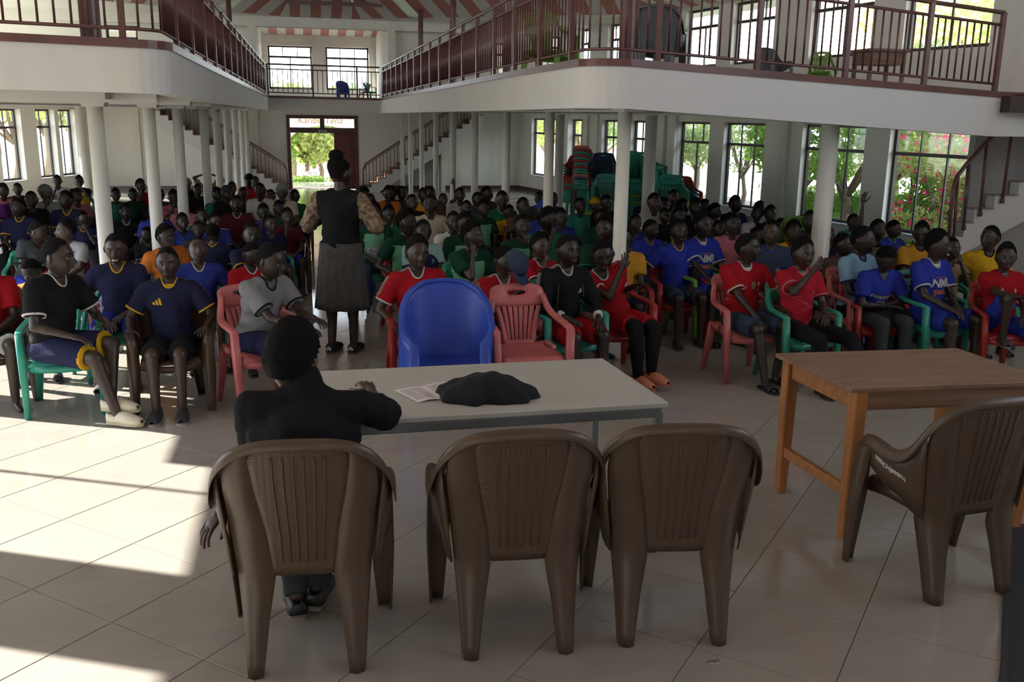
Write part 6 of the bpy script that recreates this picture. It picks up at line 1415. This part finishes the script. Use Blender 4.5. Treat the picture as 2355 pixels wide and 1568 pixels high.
# px, top, head px, shirt, trim, second, arms, yaw, options, description
P_=[
(5,420,36,'purple','pink','pink','lap',.3,'y','in purple shirt with pink shoulders at the left frame edge'),
(39,420,31,'black','black','black','lap',.1,'','in black before the first left window'),
(70,439,42,'black','black','black','lap',-.1,'','in black tee with a gold chest badge, left block'),
(103,425,40,'ltgrey','white','grey','chinR',.3,'capgrey','in grey cap and light grey shirt, head tilted, left block'),
(130,402,30,'white','red','red','chinR',0,'','in white and red shirt under the second left window'),
(181,404,29,'yellow','black','black','faceL',0,'y','in yellow and black shirt hiding face, under third left window'),
(40,454,46,'navy','yellow','navy','lap',-.5,'','in navy jersey with yellow collar looking left, left block'),
(150,437,46,'navy','yellow','navy','lap',-.4,'','in navy jersey with yellow collar before the pink shirt'),
(176,435,36,'pink','blue','blue','lap',.2,'','in pink shirt left of the nearest left column'),
(88,509,50,'dkgrey','black','dkgrey','cross',.9,'p3','in dark top resting a turned head, second row left'),
(150,505,52,'ltgrey','ltgrey','ltgrey','lap',-.9,'nel','in grey hooded top facing left with chest lettering'),
(190,484,38,'navy','yellow','navy','chinL',.3,'','dark shape in navy against the nearest left column'),
(60,600,62,'orange','pink','white','cross',-.3,'s-p4','bent forward in orange and pink shirt behind the polo boy'),
(265,433,30,'teal','teal','teal','lap',0,'','in dull teal right of the nearest left column'),
(305,432,32,'dkgreen','black','black','lap',.1,'','in dark green, third row left'),
(322,412,32,'red','black','red','faceR',.3,'','in red behind the second left column'),
(287,469,40,'black','white','black','lap',.1,'','in black shirt with white stripes, left block'),
(355,464,44,'blue','navy','blue','lap',0,'','in blue jersey beside the second left column'),
(368,434,31,'dkgrey','black','black','lap',.2,'','in dark grey behind the second left column'),
(398,437,36,'pink','yellow','yellow','chinR',0,'','in pink and yellow shirt, left block'),
(418,456,40,'pink','pink','pink','lap',-.3,'','in pale pink shirt behind the orange one'),
(430,410,27,'black','black','black','lap',.1,'captan','in tan cap between the left columns'),
(454,422,31,'black','orange','black','lap',0,'','in black with orange trim, far left block'),
(476,397,25,'tan','tan','tan','head',.1,'','in beige vest with both arms raised behind the head'),
(505,403,29,'black','white','black','faceR',-.4,'','with hand over eyes behind the left columns'),
(418,491,42,'blue','navy','navy','lap',.1,'','in blue, third row of the left block'),
(463,478,40,'dkgrey','black','black','lap',-.2,'','in dark grey, middle of the left block'),
(335,521,42,'black','black','black','cross',-.6,'','in black with crossed arms behind the smiling boy'),
(378,517,58,'orange','orange','orange','outR',.3,'s-','in orange red shirt leaning over a chair back'),
(262,537,74,'navy','yellow','navy','outR',-.2,'smile','smiling broadly in navy jersey, second row left'),
(247,516,56,'black','black','black','cross',.2,'hatblack','in wide black sun hat behind the smiling boy'),
(452,545,64,'blue','white','blue','rest',-.2,'p-4','in blue jersey with white collar, head thrown back'),
(572,400,29,'ltblue','pink','pink','lap',-.5,'ycapblack','in black cap and blue pink shirt near the left stairs'),
(587,405,29,'red','red','red','lap',-.2,'','in plain red near the left stairs'),
(597,420,37,'white','red','red','lap',-.3,'','in white and red vest near the aisle'),
(622,435,33,'skyw','skyw','skyw','lap',-.3,'','in pale teal beside the cream polo'),
(648,423,39,'cream','cream','cream','chinR',-.2,'capgrey','in cream polo and grey cap, hand on chin by the aisle'),
(678,435,35,'green','yellow','green','lap',-.2,'','in green shirt with yellow collar at the aisle'),
(520,427,36,'black','black','black','lap',.1,'capdkgrey','in dark cap and black top, centre of the left block'),
(533,419,31,'dkgrey','black','black','lap',.2,'','in dark grey behind the dark cap'),
(500,432,34,'teal','teal','teal','lap',.1,'','in teal before the hand over eyes one'),
(543,449,43,'maroon','white','maroon','lap',-.2,'','in deep red tee with small chest print, left block'),
(605,469,42,'blue','blue','blue','chinR',0,'','in blue behind the navy sweater, left block'),
(622,494,44,'navy','navy','navy','cross',0,'','in navy sweater with folded arms near the aisle'),
(660,479,42,'maroon','maroon','maroon','chinR',.1,'','in maroon with raised forearm at the aisle'),
(495,489,42,'blue','orange','orange','lap',.2,'','in blue and orange shirt, left block'),
(455,507,42,'dkgrey','black','black','lap',-.2,'','in black behind the thrown back head'),
(490,513,48,'navy','yellow','navy','lap',2.9,'','turned away in navy jersey with yellow trim'),
(578,510,62,'navy','yellow','navy','chinR',-.2,'','in navy jersey resting cheek on hand, third row'),
(583,558,62,'red','white','red','lap',.3,'p2','in red tee looking down beside the pink chair'),
(838,429,31,'black','black','black','lap',.2,'capblack','in black cap right of the teacher'),
(852,445,33,'brown','brown','brown','chinL',.1,'','in brown with glasses right of the teacher'),
(893,428,36,'orange','orange','orange','lap',.1,'','in orange near the right stairs, hand at ear'),
(901,426,35,'dkgrey','gold','dkgrey','lap',0,'','in dark jersey near the right stairs'),
(924,427,35,'dkgrey','black','dkgrey','lap',.1,'','in dark shirt beside the first thin column'),
(947,446,41,'black','red','black','lap',-.1,'','in black polo with red trim, right block'),
(973,431,35,'gold','gold','gold','lap',-.2,'','in orange yellow tee between thin columns'),
(991,429,33,'dkgrey','black','dkgrey','lap',.1,'','in dark top beside the orange yellow tee'),
(990,446,50,'cream','cream','cream','rest',-.3,'','broad shouldered in cream tee, right block'),
(1019,444,32,'brown','brown','brown','raiseL',0,'','raising one fist at the thin columns'),
(1058,430,37,'ltgrey','grey','ltgrey','lap',0,'','bald headed in light grey hooded shirt'),
(1098,441,37,'dkgrey','black','dkgrey','lap',.1,'','in dark grey before the fourth thin column'),
(1119,427,37,'brown','brown','brown','lap',.4,'','in brown tee looking sideways, right block'),
(1155,438,44,'green','white','green','lap',0,'p1','in green jersey with white collar and sash, right block'),
(1073,460,40,'dkgrey','black','dkgrey','lap',.2,'','in dark grey, centre of the right block'),
(1111,460,42,'mint','dkgreen','dkgreen','lap',.1,'y','in pale green jersey with dark sleeves, third row right'),
(1203,453,44,'brown','black','brown','lap',-.1,'','with braided hair in brown, right block'),
(1240,442,32,'dkgrey','black','dkgrey','lap',-.3,'','in dark grey left of a thin column'),
(1272,441,35,'navy','white','navy','lap',0,'','in navy with white collar right of a thin column'),
(1250,462,46,'blue','blue','blue','lap',-.2,'capblue','in bright blue hood behind the green striped tee'),
(1264,478,57,'green','white','green','chinR',.3,'','in green tee with white shoulder stripe, hand on chin'),
(894,472,44,'green','lime','green','lap',.1,'','in green and lime right of the teacher'),
(858,466,52,'mint','dkgreen','dkgreen','lap',.1,'ybenshi','with big hair in pale green sponsor jersey next to the teacher'),
(935,483,60,'mint','mint','dkgreen','rest',.3,'ybenshi','in pale green jersey with mint cuffs, mouth open'),
(973,504,58,'skyw','navy','navy','lap',.1,'patch','with flat top hair in light blue jersey with dark patch'),
(1043,485,52,'white','white','white','lap',.1,'','with beard in white shirt, right block'),
(1070,489,56,'mint','dkgreen','dkgreen','lap',-.1,'y','in pale green jersey behind the propped head'),
(1085,511,66,'mint','mint','dkgreen','chinR',.8,'ybenafro','in pale green sponsor jersey propping head on hand'),
(1201,493,58,'mint','mint','dkgreen','chinL',-.1,'yben','in pale green sponsor jersey with hand at mouth'),
(1243,538,62,'red','white','red','chinR',.2,'afro','in red jersey with hidden face beside the tracksuit boy'),
(1335,454,39,'teal','teal','teal','lap',-.1,'','in teal polo before the stacked chairs'),
(1368,455,34,'yellow','yellow','yellow','cross',.1,'capyellow','hooded in yellow beside the third column'),
(1396,447,41,'black','black','black','lap',0,'','in black before the aqua stack'),
(1382,479,44,'dkgreen','dkgreen','dkgreen','lap',.2,'','in dark green below the third column'),
(1392,498,62,'dkgreen','teal','dkgreen','lap',-.4,'afro','with tall hair in dark green jersey, right block'),
(1437,519,70,'gold','gold','gold','chinR',-.7,'','in golden yellow tee looking left, second row right'),
(1462,494,42,'blue','blue','blue','lap',0,'','in blue right of the third column'),
(1497,504,48,'royal','orange','royal','lap',.3,'','in royal blue with orange edge, right block'),
(1505,443,46,'white','white','white','lap',.1,'','in white tee before the chair stacks'),
(1489,442,33,'navy','navy','navy','lap',.4,'','in navy behind the white tee'),
(1527,453,42,'dkgrey','black','dkgrey','lap',.1,'','in dark grey beside the white tee'),
(1550,435,38,'navy','navy','navy','faceR',.1,'','holding face before the pink stack'),
(1572,456,40,'navy','navy','navy','lap',.3,'','in navy, fourth row right block'),
(1600,457,42,'black','white','black','lap',0,'','with reddish brown hair and white collar'),
(1563,476,42,'yellow','black','black','lap',.1,'y','in yellow and black shirt, right block'),
(1622,457,34,'ltgrey','ltgrey','ltgrey','lap',.4,'','in light grey before the window ledge'),
(1648,466,40,'dkgrey','white','dkgrey','lap',.5,'','in dark grey looking right, right block'),
(1563,503,60,'royal','yellow','royal','outR',-.1,'','in blue jersey with yellow cuffs, arm over chair'),
(1687,491,52,'pink','pink','pink','lap',-.1,'','in bright pink tee, hand at cheek, right block'),
(1692,451,39,'navy','white','navy','lap',.3,'','in navy polo with white collar before the window'),
(1748,461,36,'ltgrey','white','ltgrey','lap',.3,'','in light grey beside the wall pilaster'),
(1743,472,40,'red','white','white','lap',-.3,'y','in white shirt with red sleeve, right block'),
(1773,473,40,'black','yellow','black','lap',-.2,'','in black with yellow mark beside the pilaster'),
(1777,505,62,'denim','royal','denim','lap',-.4,'crest','slim faced in dark navy tee with round chest crest'),
(1741,521,44,'dkgreen','dkgreen','dkgreen','lap',0,'','in dark green beside the slim faced one'),
(1865,483,52,'dkgrey','navy','dkgrey','lap',-.6,'','in grey polo looking left before the lime stack'),
(1964,491,40,'teal','teal','teal','lap',0,'','in teal behind the thick white column'),
(2021,503,52,'royal','royal','royal','raiseR',.2,'','in blue vest raising one arm before the pillar'),
(2060,506,44,'blue','ltblue','blue','lap',.5,'','in patterned blue below the large window'),
(2122,511,56,'gold','black','gold','lap',-.4,'','in golden yellow tee below the large window'),
(2282,518,60,'yellow','black','yellow','outR',-.9,'','in yellow vest looking left by the staircase'),
(1986,519,68,'ltblue','navy','ltblue','lap',.7,'y','in light blue jersey with dark shoulder band looking right'),
(1826,509,52,'royal','red','yellow','lap',.1,'yafro','in blue yellow and red shirt, head blurred'),
(1797,501,42,'black','black','black','lap',.3,'','in black between the slim faced one and the grey polo'),
(1940,535,56,'brown','brown','brown','lap',.3,'','in brown patterned shirt behind the light blue jersey'),
(2190,545,56,'tan','black','tan','chinL',0,'','in striped beige shirt behind the blue sponsor jersey'),
(2015,560,50,'lime','lime','blue','lap',0,'y','in lime and blue shirt behind the bowed head'),
(640,462,36,'green','green','green','lap',0,'','in green behind the maroon one at the aisle'),
(560,430,31,'dkgrey','black','dkgrey','lap',.1,'','in dark grey behind the deep red tee'),
(1172,470,38,'blue','yellow','yellow','lap',.1,'y','in blue and yellow shirt, right block'),
(1290,480,44,'white','blue','blue','lap',.2,'y','in white and blue shirt before the thin column'),
(1655,505,46,'dkgrey','black','dkgrey','lap',.1,'','in dark grey behind the blue sponsor jersey on lime'),
(1905,520,46,'navy','yellow','navy','lap',-.2,'','in navy with yellow cuff before the column'),
(1530,478,40,'navy','black','navy','lap',.0,'','in dark navy right of the golden yellow tee'),
]
k=0
for (px,py,hp,sc_,tr_,c2,arms,yaw,op,desc) in P_:
    hair='afro' if 'afro' in op or 'hi' in op else random.choice(['short','short','high']); 
    if 'cap' in op or 'hat' in op: hair='shaved'
    pitch={'p1':.2,'p2':.4,'p3':.2,'p4':.6,'p-4':-.4}.get(op.replace('s-',''),random.choice([0,0,0,.2])); lean=random.choice([0,0,.12]); side=0; 
    if 's-' in op: lean=.36; side=-.15
    if 'p3' in op: side=.3
    ry=0.0
    if abs(yaw)>2: ry=yaw; yaw=0
    rz=.10+random.uniform(-.15,.15)+ry+yaw*.35 + (-.12 if px>1300 else .12 if px<700 else 0)
    f,L=cfig(arms,yaw*.8,pitch,hair,lean,side,'shorts' if k%3 else 'long',.19,1 if 'smile' in op else 0)
    s,x,y=solve(f['J']['top'],px,py,hp,rz,.72,1.10)
    if any((x-a)**2+(y-b)**2<.32**2 for a,b in CPOS):
        for fk in (.97,.94,.91,.88,1.03,1.06,1.09,.85,1.12):
            s2=s*fk; _,x2,y2=solve(f['J']['top'],px,py,hp,rz,s2,s2)
            if not any((x2-a)**2+(y2-b)**2<.34**2 for a,b in CPOS): s,x,y=s2,x2,y2; break
    r=empty('person',(x,y,0),rz,s); tag(r,uniq('person '+desc),'person')
    sk=skinmat(random.choice([0,0,1,1,2])); o=link('body',L['body'],r); setm(o,[sk])
    if L['hair']: link('hair',L['hair'],r)
    o=link('shirt',L['shirt1' if 'y' in op.replace('grey','').replace('yellow','') else 'shirt0'],r); setm(o,[cl(C_[sc_]),cl(C_[tr_]),cl(C_[c2]),sk])
    if y<12 and tr_!=sc_:
        for nm,me in L['trim']: o=link(nm,me,r); setm(o,[cl(C_[tr_])])
    o=link('shorts' if k%3 else 'trousers',L['pant'],r); setm(o,[cl(C_[['navy','black','denim','dkgrey','royal'][k%5]])])
    for cc in ('capgrey','captan','capblack','capdkgrey','capblue','capyellow'):
        if cc in op: add_cap(f,r,cc[3:],'cap' if cc not in('capblue','capyellow') else 'hood')
    if 'hatblack' in op: add_cap(f,r,'black','hat')
    if 'ben' in op: decal(f,r,bens()+[(*shp_swoosh(.018),'dkgreen',-.08,.31,.4)])
    if 'nel' in op: decal(f,r,[(*txt('NEL',.06,0,.003),'dkgrey',.0,.31,0)])
    if 'patch' in op: decal(f,r,[(*disc(.10,1.35),'navy',0,.30,0),(*shp_tri(.04),'ltblue',-.08,.31,0),(*rect(-.018,.018,-.02,.028),'ltblue',.08,.31,0)])
    if 'crest' in op: decal(f,r,[(*disc(.024),'ltgrey',.07,.26,0),(*ringpoly(.012,.018,14),'denim',.07,.26,0)])
    if y<9.5:
        for a,fd in f['J']['foot']: shoe('shoe',(.03,.03,.035),(.12,.1,.1),r,a,fd)
    c=CHC[k%len(CHC)]; ch=(chair_a if c=='brown' else chair_b)(c); put(ch,x,y,rz*.5,0,s*.98); tag(ch,'%s plastic chair of the one %s'%(c,' '.join(desc.split()[:9])),'chair')
    k+=1
for o in list(bpy.data.objects):
    for q in ('_s','_c'):
        if q in o: del o[q]
bpy.context.view_layer.update()
